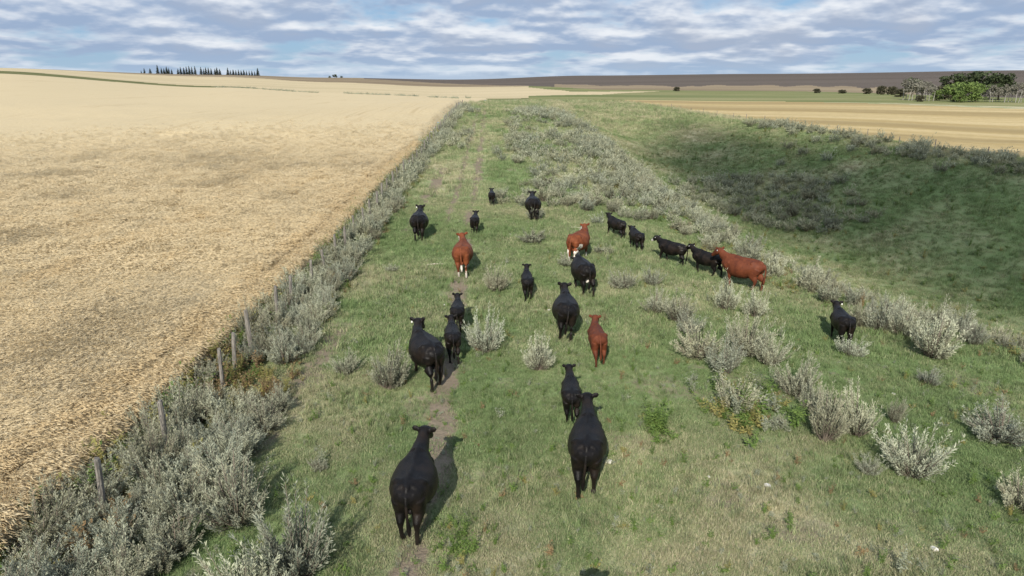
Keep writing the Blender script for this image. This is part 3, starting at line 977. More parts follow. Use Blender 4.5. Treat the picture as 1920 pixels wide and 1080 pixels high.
mhoof, n = new_mat('hoof_horn'); finish(n, n.mix(n.noise(wpos(n), 30, 3), (0.02, 0.017, 0.014), (0.06, 0.05, 0.04)), 0.6, 0.3)
meye, n = new_mat('dark_eye'); finish(n, (0.01, 0.008, 0.007), 0.15, 0.6)
mtag, n = new_mat('ear_tag_plastic'); finish(n, n.mix(n.noise(wpos(n), 40, 2), (0.75, 0.74, 0.70), (0.86, 0.85, 0.82)), 0.5, 0.4)


def loft(bm, st, seg=16):
    """closed tube through stations (point, half width, half height); frames follow the path, up kept towards +Z (or +Y for upright runs)"""
    pts = [Vector(s[0]) for s in st]
    rings = []
    for i, s in enumerate(st):
        t = (pts[min(i + 1, len(pts) - 1)] - pts[max(i - 1, 0)]).normalized()
        up = Vector((0, 0, 1)) if abs(t.z) < 0.8 else Vector((0, 1, 0))
        side = t.cross(up).normalized(); up = side.cross(t).normalized()
        pw = s[3] if len(s) > 3 else 2.0
        ring = []
        for k in range(seg):
            a = 2 * math.pi * k / seg
            ca, sa = math.cos(a), math.sin(a)
            ca = math.copysign(abs(ca) ** (2 / pw), ca); sa = math.copysign(abs(sa) ** (2 / pw), sa)
            ring.append(bm.verts.new(pts[i] + side * ca * s[1] + up * sa * s[2]))
        rings.append(ring)
    for a, b in zip(rings, rings[1:]):
        for k in range(seg):
            bm.faces.new((a[k], a[(k + 1) % seg], b[(k + 1) % seg], b[k]))
    bm.faces.new(rings[0][::-1]); bm.faces.new(rings[-1])


def swing(pts, top, ang, lift=0.0):
    """rotate leg joints about the top joint in the walking plane, then keep the hoof on the ground (or lift it)"""
    out = []
    ca, sa = math.cos(ang), math.sin(ang)
    for p in pts:
        dy, dz = p[1] - top[1], p[2] - top[2]
        k = 1.0
        out.append([p[0], top[1] + dy * ca - dz * sa, top[2] + dy * sa + dz * ca])
    foot = out[-1][2]
    want = lift
    for i, p in enumerate(out):
        f = (top[2] - p[2]) / (top[2] - foot)
        p[2] = top[2] - f * (top[2] - want)
    if lift > 0:
        n_ = len(out)
        out[-1][1] -= 0.12; out[-1][2] += 0.02; out[-2][1] -= 0.05
    return out


def make_cow(coat='black', calf=0.0, legs=(0.2, -0.2, -0.15, 0.18), lift=None, head_yaw=0.0, head_z=0.0, head_fwd=0.0, tail=0.0, belly=1.0, bend=0.0, ears=0.0, white=(), seed=0, tagside=0):
    """cow with its hooves on z = 0 heading along +Y; calf 0..1 makes it leaner and leggier"""
    bm = bmesh.new()
    lean = calf
    bw = belly * (1 - 0.15 * lean)
    drop = 1 - 0.13 * lean                                    # less deep belly
    def sx_(y): return bend * (y + 0.2) * abs(y + 0.2) * 0.5
    T = [(-0.90, 1.20, .06, .07, 2.2), (-0.87, 1.14, .15, .15, 2.0), (-0.79, 1.10, .265, .23, 2.0), (-0.62, 1.06, .345, .30, 2.1), (-0.38, .985, .40 * bw, .365, 1.95), (-0.12, .905, .44 * bw, .445, 1.95),
         (0.12, .885, .44 * bw, .465, 1.95), (.34, .91, .395 * bw, .46, 2.1), (.55, .97, .305, .41, 2.2), (.74, 1.01, .25, .355, 2.1), (.88, 1.03, .18, .25, 2.0), (.97, 1.05, .10, .14, 2.0)]
    st = []
    for (y, z, hw, hh, pw) in T:
        top = z + hh; hh2 = hh * (drop if -0.8 < y < 0.7 else 1.0)
        st.append(((sx_(y), y, top - hh2), hw * (1 - .06 * lean), hh2, pw))
    loft(bm, st, 22)
    # backbone, hooks (hip bones) and pins stand proud a little
    loft(bm, [((sx_(-.8), -.82, 1.27), .05, .05), ((sx_(-.45), -.45, 1.325), .06, .055), ((sx_(.1), .1, 1.325), .05, .05), ((sx_(.5), .5, 1.37), .055, .06), ((sx_(.8), .8, 1.36), .05, .05)], 10)
    for s in (-1, 1):
        loft(bm, [((s * .10, -.60, 1.28), .08, .06), ((s * .235, -.52, 1.25), .085, .075), ((s * .315, -.45, 1.175), .065, .06)], 10)
        loft(bm, [((s * .10, -.86, 1.14), .06, .07), ((s * .13, -.78, 1.13), .09, .09)], 10)
        loft(bm, [((s * .12, .50, 1.26), .07, .10), ((s * .23, .56, 1.05), .10, .13), ((s * .22, .72, .88), .09, .11)], 10)   # shoulder blade
    # neck and head
    hx = sx_(1.0)
    ny = 1.0
    poll = Vector((hx + math.sin(head_yaw) * .34, .82 + math.cos(head_yaw) * .38 + head_fwd, 1.42 + head_z))
    loft(bm, [((sx_(.50), .50, 1.16), .21, .26), ((sx_(.75), .76, 1.17 + head_z * .25), .19, .24), ((hx * .8 + (poll.x - hx) * .45, (.76 + poll.y) / 2 + .02, 1.25 + head_z * .6), .15, .20), (tuple(poll + Vector((0, -.04, -.06))), .125, .15), (tuple(poll + Vector((0, .04, -.04))), .115, .125)], 16)
    hd = Vector((math.sin(head_yaw * 1.5), math.cos(head_yaw * 1.5), -0.75 - 0.15 * head_z)).normalized()
    HL = .53 - .04 * lean
    loft(bm, [(tuple(poll - hd * .08), .08, .085), (tuple(poll + hd * .02), .145, .135, 2.5), (tuple(poll + hd * .15), .155, .148, 2.5), (tuple(poll + hd * .28), .118, .128), (tuple(poll + hd * .40), .084, .098), (tuple(poll + hd * (HL - .02)), .078, .080), (tuple(poll + hd * (HL + .03)), .05, .05)], 14)
    hs = hd.cross(Vector((0, 0, 1))).normalized()
    for s in (-1, 1):
        b0 = poll + hd * .03 + hs * s * .105 + Vector((0, 0, .02))
        dr = (hs * s + Vector((0, 0, .38 + ears)) - hd * .25).normalized()
        upv = hd.cross(dr)
        loft(bm, [(tuple(b0), .028, .028), (tuple(b0 + dr * .06), .032, .066), (tuple(b0 + dr * .125), .03, .074), (tuple(b0 + dr * .185), .022, .035)], 10)
    # legs: each from the body to the hoof in one tapered run
    hind = [(.165, -.62, 1.02), (.185, -.58, .80), (.185, -.61, .62), (.185, -.77, .47), (.185, -.765, .36), (.185, -.735, .16), (.185, -.70, .07), (.185, -.675, .0)]
    hr = [(.18, .27), (.165, .25), (.13, .185), (.075, .10), (.05, .058), (.047, .05), (.05, .056), (.054, .066)]
    fore = [(.19, .60, .95), (.19, .55, .74), (.18, .56, .56), (.17, .575, .39), (.17, .56, .30), (.17, .555, .15), (.17, .57, .07), (.17, .59, .0)]
    fr = [(.12, .19), (.10, .14), (.07, .085), (.06, .066), (.047, .05), (.046, .05), (.045, .05), (.048, .06)]
    leg_feet = []
    spread = [0, .02, .02, .03, .03, .035, .04, .04]
    for i, (sgn, base, rad) in enumerate(((-1, hind, hr), (1, hind, hr), (-1, fore, fr), (1, fore, fr))):
        pts = [(sgn * (p[0] - .6 * q * (1 if base is hind else 1)), p[1], p[2]) for p, q in zip(base, spread)]
        lf = lift.get(i, 0.0) if lift else 0.0
        pts = swing(pts, base[0], legs[i], lf)
        k = 1 - .12 * lean
        loft(bm, [((p[0], p[1], p[2] + (0.035 if j == 7 else 0)), r[0] * k, r[1] * k) for j, (p, r) in enumerate(zip(pts, rad))], 12)
        leg_feet.append((pts[-1], base is hind))
    # udder or belly fold, tail
    if calf < .3:
        loft(bm, [((0, -.52, .66), .13, .13), ((0, -.38, .60), .12, .12), ((0, -.22, .58), .07, .06)], 12)
    loft(bm, [((0, -.84, 1.25), .045, .045), ((tail * .03, -.955, 1.17), .045, .045), ((tail * .10, -1.0, .95), .036, .036), ((tail * .20, -1.0, .70), .034, .034), ((tail * .28, -.99, .58), .045, .045), ((tail * .32, -.98, .46), .052, .052), ((tail * .34, -.97, .34), .025, .025)], 10)
    bmesh.ops.recalc_face_normals(bm, faces=bm.faces)
    me0 = bpy.data.meshes.new('raw'); bm.to_mesh(me0); bm.free()
    ob = bpy.data.objects.new('raw', me0); COL.objects.link(ob)
    r = ob.modifiers.new('r', 'REMESH'); r.mode = 'VOXEL'; r.voxel_size = 0.0215
    sm = ob.modifiers.new('s', 'SMOOTH'); sm.factor = 0.5; sm.iterations = 5
    dc = ob.modifiers.new('d', 'DECIMATE'); dc.ratio = 0.28
    dg = bpy.context.evaluated_depsgraph_get(); dg.update()
    me = bpy.data.meshes.new_from_object(ob.evaluated_get(dg))
    bpy.data.objects.remove(ob); bpy.data.meshes.remove(me0)
    me.name = 'cow'
    me.polygons.foreach_set('use_smooth', np.ones(len(me.polygons), bool))
    n_ = len(me.vertices); co = np.empty(n_ * 3, np.float32); me.vertices.foreach_get('co', co); co = co.reshape(-1, 3)
    # lumps of muscle and hide
    wv = np.zeros(n_)
    P0 = np.array(poll); D0 = np.array(hd)
    al = (co - P0) @ D0
    headm = (np.linalg.norm(co - (P0 + np.clip(al, 0, .6)[:, None] * D0), axis=1) < .22) & (al > -0.10)
    if 'face' in white: wv[headm & (al > .015)] = 1
    if 'muzzle' in white: wv[headm & (al > .30)] = 1
    if 'legs' in white: wv[co[:, 2] < .26] = .9
    if 'hind' in white: wv[(co[:, 2] < .62) & (co[:, 1] < -.3) & (np.abs(co[:, 0]) > .16)] = .95; wv[co[:, 2] < .28] = .9
    if 'udder' in white: wv[(co[:, 2] < .66) & (co[:, 2] > .50) & (np.abs(co[:, 0]) < .085) & (co[:, 1] > -.75) & (co[:, 1] < -.2)] = 1
    if 'flank' in white: wv[(np.linalg.norm((co - np.array([.30, -.55, .72])) / np.array([.3, .2, .2]), axis=1) < 1) | (np.linalg.norm((co - np.array([-.30, -.5, .70])) / np.array([.3, .13, .13]), axis=1) < 1)] = .9
    if 'switch' in white: wv[(co[:, 1] < -.89) & (co[:, 2] < .6)] = 1
    mud = np.clip((0.5 - co[:, 2]) / .5, 0, 1) * .8
    attr(me, 'white', wv); attr(me, 'mud', mud)
    me.materials.clear(); me.materials.append(mcow[coat])
    parts = []
    for (p, hindl) in leg_feet:
        b = bmesh.new()
        loft(b, [((p[0], p[1] + .035, p[2] - .005), .058, .072), ((p[0], p[1] + .025, p[2] + .03), .055, .068), ((p[0], p[1] + .01, p[2] + .075), .045, .05)], 10)
        mm = bpy.data.meshes.new('hoof'); b.to_mesh(mm); b.free(); mm.materials.append(mhoof); parts.append(('hoof', mm))
    for s in (-1, 1):
        b = bmesh.new(); bmesh.ops.create_icosphere(b, subdivisions=2, radius=.024, matrix=Matrix.Translation(poll + hd * .16 + hs * s * .128 + hd.cross(hs) * -.03))
        mm = bpy.data.meshes.new('eye'); b.to_mesh(mm); b.free(); mm.materials.append(meye); parts.append(('eye', mm))
    for s in ([tagside] if tagside in (-1, 1) else [-1, 1] if tagside == 2 else []):
        b = bmesh.new()
        c = poll + hd * .02 + hs * s * .20 + Vector((0, 0, .0)) - Vector((0, .035, 0))
        bmesh.ops.create_cube(b, size=1.0, matrix=Matrix.Translation(c) @ Matrix.Diagonal((.046, .008, .058, 1)))
        bmesh.ops.bevel(b, geom=[e for e in b.edges], offset=.003, segments=1, affect='EDGES')
        mm = bpy.data.meshes.new('ear_tag'); b.to_mesh(mm); b.free(); mm.materials.append(mtag); parts.append(('ear_tag', mm))
    return me, parts


# name, x, y, heading (degrees, + turns left of straight away), scale, build options, label, short reference
C_ = []
def herd(x, y, hd, sc, kind, label, ref, **kw): C_.append((x, y, hd, sc, kind, label, ref, kw))

herd(-1.82, 11.61, -2, 0.93, 'cow', 'fat black cow nearest the camera walking away on the cattle trail', 'the nearest black cow on the trail', legs=(.10, -.06, -.1, .12), head_yaw=.10, belly=1.08, tail=.15, seed=1)
herd(1.56, 13.08, -7, 0.93, 'cow', 'long necked black cow striding away in front, white stone on its right', 'the striding black cow in front', legs=(-.10, .20, .22, -.2), lift={1: .05}, head_yaw=-.10, belly=.98, tail=-.2, head_fwd=.05, seed=2, tagside=0)
herd(1.44, 15.72, -2, 0.68, 'calf', 'black calf walking close ahead of the striding black cow', 'the calf ahead of the striding cow', calf=.9, legs=(.2, -.18, -.2, .2), head_yaw=-.05, seed=3, ears=.15)
herd(2.50, 19.26, 1, 0.73, 'calf', 'small red brown calf walking alone right of the big black cow', 'the lone red brown calf', coat='brown', calf=.75, legs=(-.1, .14, .15, -.15), head_yaw=.22, belly=.95, seed=4)
herd(1.67, 21.76, 0, 0.95, 'cow', 'wide black cow in the middle walking away behind the grey bush', 'the wide black cow in the middle', legs=(.14, -.12, -.15, .16), head_yaw=-.04, belly=1.08, tail=-.1, seed=5, ears=.2)
herd(-2.29, 17.99, 24, 0.95, 'cow', 'large black cow turning left beside two calves, one ear raised', 'the large black cow beside the two calves', legs=(-.15, .18, .2, -.2), head_yaw=.42, belly=1.1, tail=-.2, seed=6, ears=.45, tagside=-1)
herd(-1.72, 19.45, 7, 0.72, 'calf', 'black calf on the trail right beside the large black cow', 'the near calf of the two in file', calf=.95, legs=(.2, -.15, -.2, .22), head_yaw=.0, seed=7)
herd(-1.80, 22.0, 3, 0.70, 'calf', 'black calf in front of the other calf on the trail, ears out', 'the far calf of the two in file', calf=.95, legs=(-.15, .2, .2, -.18), head_yaw=-.08, seed=8, ears=.2)
herd(0.59, 25.88, 2, 0.68, 'calf', 'thin black calf walking alone in the middle of the grass', 'the thin black calf in the middle', calf=1.0, legs=(-.1, .22, .2, -.1), head_yaw=.10, seed=9)
herd(2.75, 26.43, 12, 0.95, 'cow', 'black cow with pale udder and lowered head right behind the white faced red cow', 'the cow with the pale udder', legs=(.16, -.2, -.1, .12), head_yaw=.35, head_z=-.35, belly=1.05, white=('udder',), tail=-.15, seed=10)
herd(3.0, 31.4, -28, 0.96, 'cow', 'rusty red cow with white face and white patches on its hind legs turning right', 'the red cow with white hind patches', coat='red', legs=(.1, -.15, -.1, .12), head_yaw=-.55, belly=1.08, white=('face', 'hind', 'flank'), seed=11, ears=.1)
herd(-2.03, 28.89, 0, 0.98, 'cow', 'rusty red cow with white face and white lower legs on the trail', 'the red cow on the trail', coat='red', legs=(.08, -.12, -.1, .14), head_yaw=-.2, belly=1.05, white=('face', 'legs', 'switch'), seed=12, ears=.1)
herd(-1.97, 36.7, 0, 0.72, 'calf', 'black calf walking just ahead of the red cow on the trail', 'the calf ahead of the red cow', calf=.9, legs=(-.12, .16, .2, -.15), head_yaw=.02, seed=13, ears=.2)
herd(-4.77, 35.86, 4, 1.04, 'cow', 'black cow on the left close to the fence thicket with a tagged left ear', 'the black cow near the fence', legs=(-.15, .12, .2, -.15), head_yaw=.05, belly=1.08, seed=14, ears=.3, tagside=-1)
herd(-1.32, 45.51, 3, 0.67, 'calf', 'black calf furthest ahead of the whole herd', 'the calf furthest ahead', calf=.9, legs=(.12, -.14, -.2, .15), seed=15, ears=.2)
herd(1.21, 40.99, 4, 1.0, 'cow', 'broad black cow far ahead by the sagebrush slope', 'the broad black cow far ahead', legs=(.12, -.15, -.1, .12), head_yaw=.18, belly=1.12, seed=16, ears=.2)
herd(5.5, 37.0, 28, 0.76, 'calf', 'black calf leading the file on the right shoulder of the ridge', 'the leading calf of the file on the right', calf=.8, legs=(-.18, .22, .2, -.2), head_yaw=.3, seed=17)
herd(6.1, 34.4, 12, 0.74, 'calf', 'black calf second in the file on the right, seen from behind', 'the second calf of the file on the right', calf=.8, legs=(.1, -.1, -.15, .15), head_yaw=.15, head_z=-.12, seed=18)
herd(7.45, 32.2, 46, 0.78, 'calf', 'black calf with white muzzle and tagged ear, third in the file on the right', 'the calf with the white muzzle', calf=.7, legs=(-.2, .2, .22, -.22), head_yaw=.15, white=('muzzle',), seed=19, tagside=2)
herd(8.7, 30.8, 44, 0.78, 'calf', 'black calf with tagged ear just ahead of the brown cow', 'the calf ahead of the brown cow', calf=.7, legs=(.2, -.22, -.2, .2), head_yaw=.2, head_z=.04, seed=20, ears=.3, tagside=2)
herd(9.65, 28.7, 46, 0.98, 'cow', 'plain brown cow last in the file with a white ear tag', 'the plain brown cow', coat='brown', legs=(.15, -.15, -.12, .15), head_yaw=.2, head_z=.05, belly=1.02, seed=21, ears=.35, tagside=2)
herd(10.65, 21.6, -9, 0.8, 'calf', 'black calf standing alone on the right by a band of sagebrush', 'the lone black calf on the right', calf=.7, legs=(-.12, .1, .15, -.1), head_yaw=.1, seed=22, ears=.3, tagside=1)
herd(0.98, 6.95, 0, 0.95, 'cow', 'black cow cut off by the bottom edge, only the top of its head showing', 'the cow cut off below', legs=(.1, -.1, -.1, .1), seed=23)

COWS = []
for (x, y, hdg, sc, kind, label, ref, kw) in C_:
    me, parts = make_cow(**kw)
    o = link('black_cow' if kw.get('coat', 'black') == 'black' and kind == 'cow' else 'black_calf' if kw.get('coat', 'black') == 'black' else 'brown_calf' if kind == 'calf' else kw['coat'] + '_cow', me)
    a = R(hdg)
    f = Vector((-math.sin(a), math.cos(a)))
    s_ = Vector((math.cos(a), math.sin(a)))
    L_ = .65 * sc; W_ = .17 * sc
    h = lambda p: float(H(p[0], p[1]))
    zf = h((x + f.x * L_, y + f.y * L_)); zb = h((x - f.x * L_, y - f.y * L_))
    zr = h((x + s_.x * W_, y + s_.y * W_)); zl = h((x - s_.x * W_, y - s_.y * W_))
    fwd = Vector((f.x, f.y, (zf - zb) / (2 * L_))).normalized()
    rt = Vector((s_.x, s_.y, .6 * (zr - zl) / (2 * W_)))
    up = rt.cross(fwd).normalized(); rt = fwd.cross(up).normalized()
    M = Matrix((rt, fwd, up)).transposed().to_4x4()
    o.matrix_world = Matrix.Translation((x, y, (zf + zb) / 2 - .005)) @ M @ Matrix.Diagonal((sc, sc, sc, 1))
    tag(o, label, kind, 'cattle walking away along the ridge')
    for nm, mm in parts: link(nm, mm, o)
    COWS.append((x, y, ref))

# ------------------------------------------------------------------ sagebrush: the bushes that show largest, one by one
ORD = ['first', 'second', 'third', 'fourth', 'fifth', 'sixth', 'seventh', 'eighth', 'ninth', 'tenth', 'eleventh', 'twelfth', 'thirteenth', 'fourteenth', 'fifteenth', 'sixteenth',
       'seventeenth', 'eighteenth', 'nineteenth', 'twentieth']
POST_Y = [8.3, 11.67, 14.13, 17.4, 18.5, 19.9, 22.6, 24.4]
while POST_Y[-1] < 116: POST_Y.append(POST_Y[-1] + 2.15 + 0.5 * random.random())
SEEN_POSTS = POST_Y[1:]            # the first one stands below the frame


def post_word(i): return ORD[i] if i < len(ORD) else None


def size_word(w_): return 'small' if w_ < .85 else 'large' if w_ > 1.2 else 'middling'


taken = {}
def label_for(b):
    x, y, w_, h_, lab, zone = b
    if lab: return lab
    cand = []
    tall = 'tall' if h_ / w_ > .88 else 'low' if h_ / w_ < .78 else 'rounded'
    sz = size_word(w_)
    if zone == 'fence':
        i = min(range(len(SEEN_POSTS)), key=lambda k: abs(SEEN_POSTS[k] - y))
        side = 'wheat side' if x < Fence(y) - .15 else 'pasture side' if x > Fence(y) + .15 else 'line'
        wd = post_word(i)
        dy = y - SEEN_POSTS[i]
        pos = 'just before' if dy < -.35 else 'just past' if dy > .35 else 'beside'
        if wd:
            cand += [f'grey sagebrush {pos} the {wd} fence post from the front, {side}', f'{sz} grey sagebrush {pos} the {wd} fence post from the front, {side}',
                     f'{tall} {sz} grey sagebrush {pos} the {wd} fence post from the front, {side}']
        base = 'sagebrush in the far fence thicket'
    else:
        c = min(COWS, key=lambda q: (q[0] - x) ** 2 + (q[1] - y) ** 2)
        d = math.hypot(c[0] - x, c[1] - y)
        if d < 9:
            dx, dy = x - c[0], y - c[1]
            rel = ('behind and right of' if dx > .5 else 'behind and left of' if dx < -.5 else 'right behind') if dy > 1.2 else \
                  ('in front and right of' if dx > .5 else 'in front and left of' if dx < -.5 else 'right in front of') if dy < -1.2 else ('right of' if dx > 0 else 'left of')
            # as seen from the camera
            for q in (f'grey sagebrush {rel} {c[2]}', f'{sz} grey sagebrush {rel} {c[2]}', f'{tall} {sz} sagebrush {rel} {c[2]}', f'{tall} {sz} sagebrush {rel} {c[2]}, {"a few" if d < 4.5 else "several"} metres off'):
                cand.append(q)
        base = {'edge': 'sagebrush on the ridge shoulder', 'slope': 'sagebrush in the far ridge patch',
                'slope_left': 'sagebrush between far trail and fence', 'coulee': 'sagebrush on the shaded coulee side',
                'rim': 'sagebrush along the coulee rim'}[zone]
    for q in cand:
        if q not in taken and len(q.split()) <= 16:
            taken[q] = 1
            return q
    v = float(vnoise(x, y, 9, 1, 1))
    return base + f', {"near" if y < (34 if zone == "edge" else 56) else "middle" if y < 72 else "far"} part, {"left" if x < (Edge(y) if zone == "edge" else 5) else "right"} side, {tall} and {sz}'


GRP = {None: 'sagebrush standing singly on the ridge', 'fence': 'sagebrush in the thicket along the fence', 'edge': 'sagebrush on the shoulder of the ridge', 'slope': 'sagebrush on the far ridge top',
       'slope_left': 'sagebrush between trail and fence', 'coulee': 'sagebrush on the coulee side', 'rim': 'sagebrush along the coulee rim'}
BUSHES = []
for b in MAIN:
    x, y, w_, h_, lab, zone = b
    e = empty('sagebrush', (x, y, float(H(x, y)) - .03), U(0, 6.283))
    lib = SAGE_NEAR if math.hypot(x, y) < 29 else SAGE_MID
    fo, br = lib[random.randrange(len(lib))]
    e.scale = (w_ / 1.16, w_ / 1.16, h_ / .80)
    e.rotation_euler = (U(-.12, .12), U(-.12, .12), U(0, 6.283))
    link('foliage', fo, e); link('branches', br, e)
    tag(e, label_for(b), 'bush', GRP[zone])
    BUSHES.append((math.hypot(x, y), e))
same = {}
for d_, e in sorted(BUSHES, key=lambda q: q[0]): same.setdefault(e['label'], []).append(e)
for lab, es in same.items():
    if len(es) > 1:
        for i, e in enumerate(es): e['label'] = lab + (', nearest' if i == 0 else f', {ORD[min(i, 19)]} nearest')

# the rest of the scrub, too far and too dense to count
S_SRC = []
for k in range(5):
    (v, f, t), (bv, bf) = sage(480 + k, 30, 9, 0.20, 1.0 if k % 2 else .85)
    S_SRC.append(src('scrub_source', v, f, t * .8, [msg]))  # darker tone stands in for self-shadow inside the far scrub
rs_ = np.array([(b[0], b[1], b[2], b[3]) for b in REST])
hedge = []
for k in range(420):
    t = U(-.40, -.055); r_ = np.interp(t, [-0.39, -0.25, -0.078], [350, 300, 262]) + U(-4, 10)
    y_ = r_ / math.sqrt(1 + t * t)
    if float(vnoise(t * 60, 0, 1.0, 5, 2)) > .30: hedge.append((t * y_, y_, U(.8, 1.7), 1.2))
rs_ = np.concatenate([rs_, np.array(hedge)])
o = instancer('sagebrush_scrub', np.stack([rs_[:, 0], rs_[:, 1], H(rs_[:, 0], rs_[:, 1]) - .03], -1), np.stack([np.zeros(len(rs_)), np.zeros(len(rs_)), rng.uniform(0, 6.28, len(rs_))], -1),
              rs_[:, 2] / 1.12, rng.integers(0, 5, len(rs_)), S_SRC, {})
tag(o, 'far mass of grey sagebrush scrub on the ridge top and coulee sides', 'scrub', kind='stuff')

# ------------------------------------------------------------------ fences
mpost, n = new_mat('weathered_post')
tc = n.n('ShaderNodeTexCoord').outputs['Object']
a_, b_, c_ = n.sep(tc)
gr = n.noise(n.comb(a_, b_, n.math('MULTIPLY', c_, .08)), 45, 5, .7)
cc = n.mix(n.ramp(gr, .35, .65), (0.10, 0.092, 0.08), (0.27, 0.25, 0.22))
finish(n, cc, .9, .15, gr, .01, .8)
mwire, n = new_mat('old_wire'); finish(n, (0.16, .13, .11), .6, .4)


def post_mesh(seed, h=1.45, r=.06):
    g = random.Random(seed); bm = bmesh.new()
    rows = []
    for k, t in enumerate((0, .25, .5, .75, .97, 1.0)):
        ring = []
        for i in range(10):
            a = 2 * math.pi * i / 10
            rr_ = r * (1.08 - .2 * t) * (1 + .10 * math.sin(2 * a + seed)) * g.uniform(.93, 1.07) * (.82 if k == 5 else 1)
            ring.append(bm.verts.new((rr_ * math.cos(a) + .012 * math.sin(3 * t + seed), rr_ * math.sin(a), t * h - .15 + (.02 * math.cos(a + seed) if k >= 4 else 0))))
        rows.append(ring)
    for p, q in zip(rows, rows[1:]):
        for i in range(10): bm.faces.new((p[i], p[(i + 1) % 10], q[(i + 1) % 10], q[i]))
    bm.faces.new(rows[0][::-1]); bm.faces.new(rows[-1])
    me = bpy.data.meshes.new('post'); bm.to_mesh(me); bm.free(); me.materials.append(mpost)
    return me


def wire_mesh(pts, r=.0025):
    bm = bmesh.new(); prev = None
    for p in pts:
        ring = [bm.verts.new((p[0] + r * math.cos(a), p[1], p[2] + r * math.sin(a))) for a in (0, 2.09, 4.19)]
        if prev:
            for i in range(3): bm.faces.new((prev[i], prev[(i + 1) % 3], ring[(i + 1) % 3], ring[i]))
        prev = ring
    me = bpy.data.meshes.new('wire'); bm.to_mesh(me); bm.free(); me.materials.append(mwire)
    return me


PM = [post_mesh(k) for k in range(6)]
fe = empty('wire_fence', (float(Fence(8.3)), 8.3, float(H(Fence(8.3), 8.3))))
tag(fe, 'old wire fence of weathered grey posts along the wheat, sunk in sagebrush', 'fence')
o0 = Vector(fe.location)
heights = [1.0, 1.02, 1.0, .98, 1.0, 1.12, 1.05, .95]
def fence_run(root, pts, hs, wires):
    tops = []
    for i, (x, y) in enumerate(pts):
        z = float(H(x, y))
        p = link('post', PM[i % 6], root)
        p.location = Vector((x, y, z)) - Vector(root.location)
        s = hs[i] if i < len(hs) else U(.74, .98)
        p.scale = (U(.85, 1.15) * (1.25 if i == 2 and root is fe else 1), U(.85, 1.15), s)
        p.rotation_euler = (U(-.05, .05), U(-.05, .05), U(0, 6.28))
        tops.append((x, y, z, s))
    for lv in wires:
        wm = []
        for i, (x, y, z, s) in enumerate(tops):
            q = Vector((x + .06, y, z + lv)) - Vector(root.location)
            if wm: wm.append((wm[-1] + q) / 2 - Vector((0, 0, .015)))
            wm.append(q)
        link('wire', wire_mesh(wm), root)
fence_run(fe, [(float(Fence(y)) + U(-.06, .06), y) for y in POST_Y], heights, (.35, .65, .95, 1.15))
RP = []
y = 62.0
while y < 205:
    RP.append((float(Rim(y)) + 1.3 + U(-.2, .2), y)); y += U(5.5, 8.5)
fr_ = empty('rim_fence', (RP[0][0], RP[0][1], float(H(*RP[0]))))
tag(fr_, 'thin wire fence with widely spaced posts along the coulee rim by the cut field', 'fence')
fence_run(fr_, RP, [1.1] * 3, (.5, .9, 1.2))

# ------------------------------------------------------------------ trees
mleaf = {}
for nm, c1, c2 in (('spruce', (0.018, 0.027, 0.020), (0.045, 0.058, 0.042)), ('green', (0.075, 0.125, 0.030), (0.20, 0.27, 0.085)), ('dark', (0.03, 0.044, 0.02), (0.075, 0.098, 0.045)),
                   ('bare', (0.13, 0.125, 0.10), (0.24, 0.235, 0.19)), ('brush', (0.045, 0.045, 0.028), (0.10, 0.098, 0.06))):
    m, n = new_mat(nm + '_leaves')
    finish(n, n.mix(attr_node(n, 'tone'), c1, c2), .8, .2, trans=.15)
    mleaf[nm] = m
mbark, n = new_mat('dark_bark'); finish(n, n.mix(n.noise(wpos(n), 3, 4), (.05, .04, .03), (.12, .10, .08)), .95, .1)
mbirch, n = new_mat('pale_aspen_bark'); finish(n, n.mix(n.ramp(n.noise(wpos(n), 4, 4, .6), .45, .7), (.33, .32, .29), (.14, .13, .12)), .9, .1)


def leaf_cloud(blobs, nleaf, size, g, tone0=.5):
    Vs = []; Fs = []; T = []
    for (c, rx, rz) in blobs:
        sh = g.uniform(-.22, .22)
        for q in range(nleaf):
            d = g.normal(size=3); d /= np.linalg.norm(d)
            p = np.array(c) + d * np.array([rx, rx, rz]) * g.uniform(.35, 1.0) ** .5
            a = g.normal(size=3); a /= np.linalg.norm(a); b = np.cross(a, g.normal(size=3)); b /= np.linalg.norm(b)
            s = size * g.uniform(.6, 1.4); k = len(Vs)
            Vs += [p - a * s, p + b * s * .55, p + a * s, p - b * s * .55]; Fs += [(k, k + 1, k + 2), (k, k + 2, k + 3)]
            T += [np.clip(tone0 + sh + g.normal(0, .15), 0, 1)] * 4
    return np.array(Vs), np.array(Fs), np.array(T)


def trunk_mesh(runs, mt):
    bm = bmesh.new()
    for run in runs: loft(bm, [(p, r, r) for p, r in run], 7)
    me = bpy.data.meshes.new('trunk'); bm.to_mesh(me); bm.free(); me.materials.append(mt)
    return me


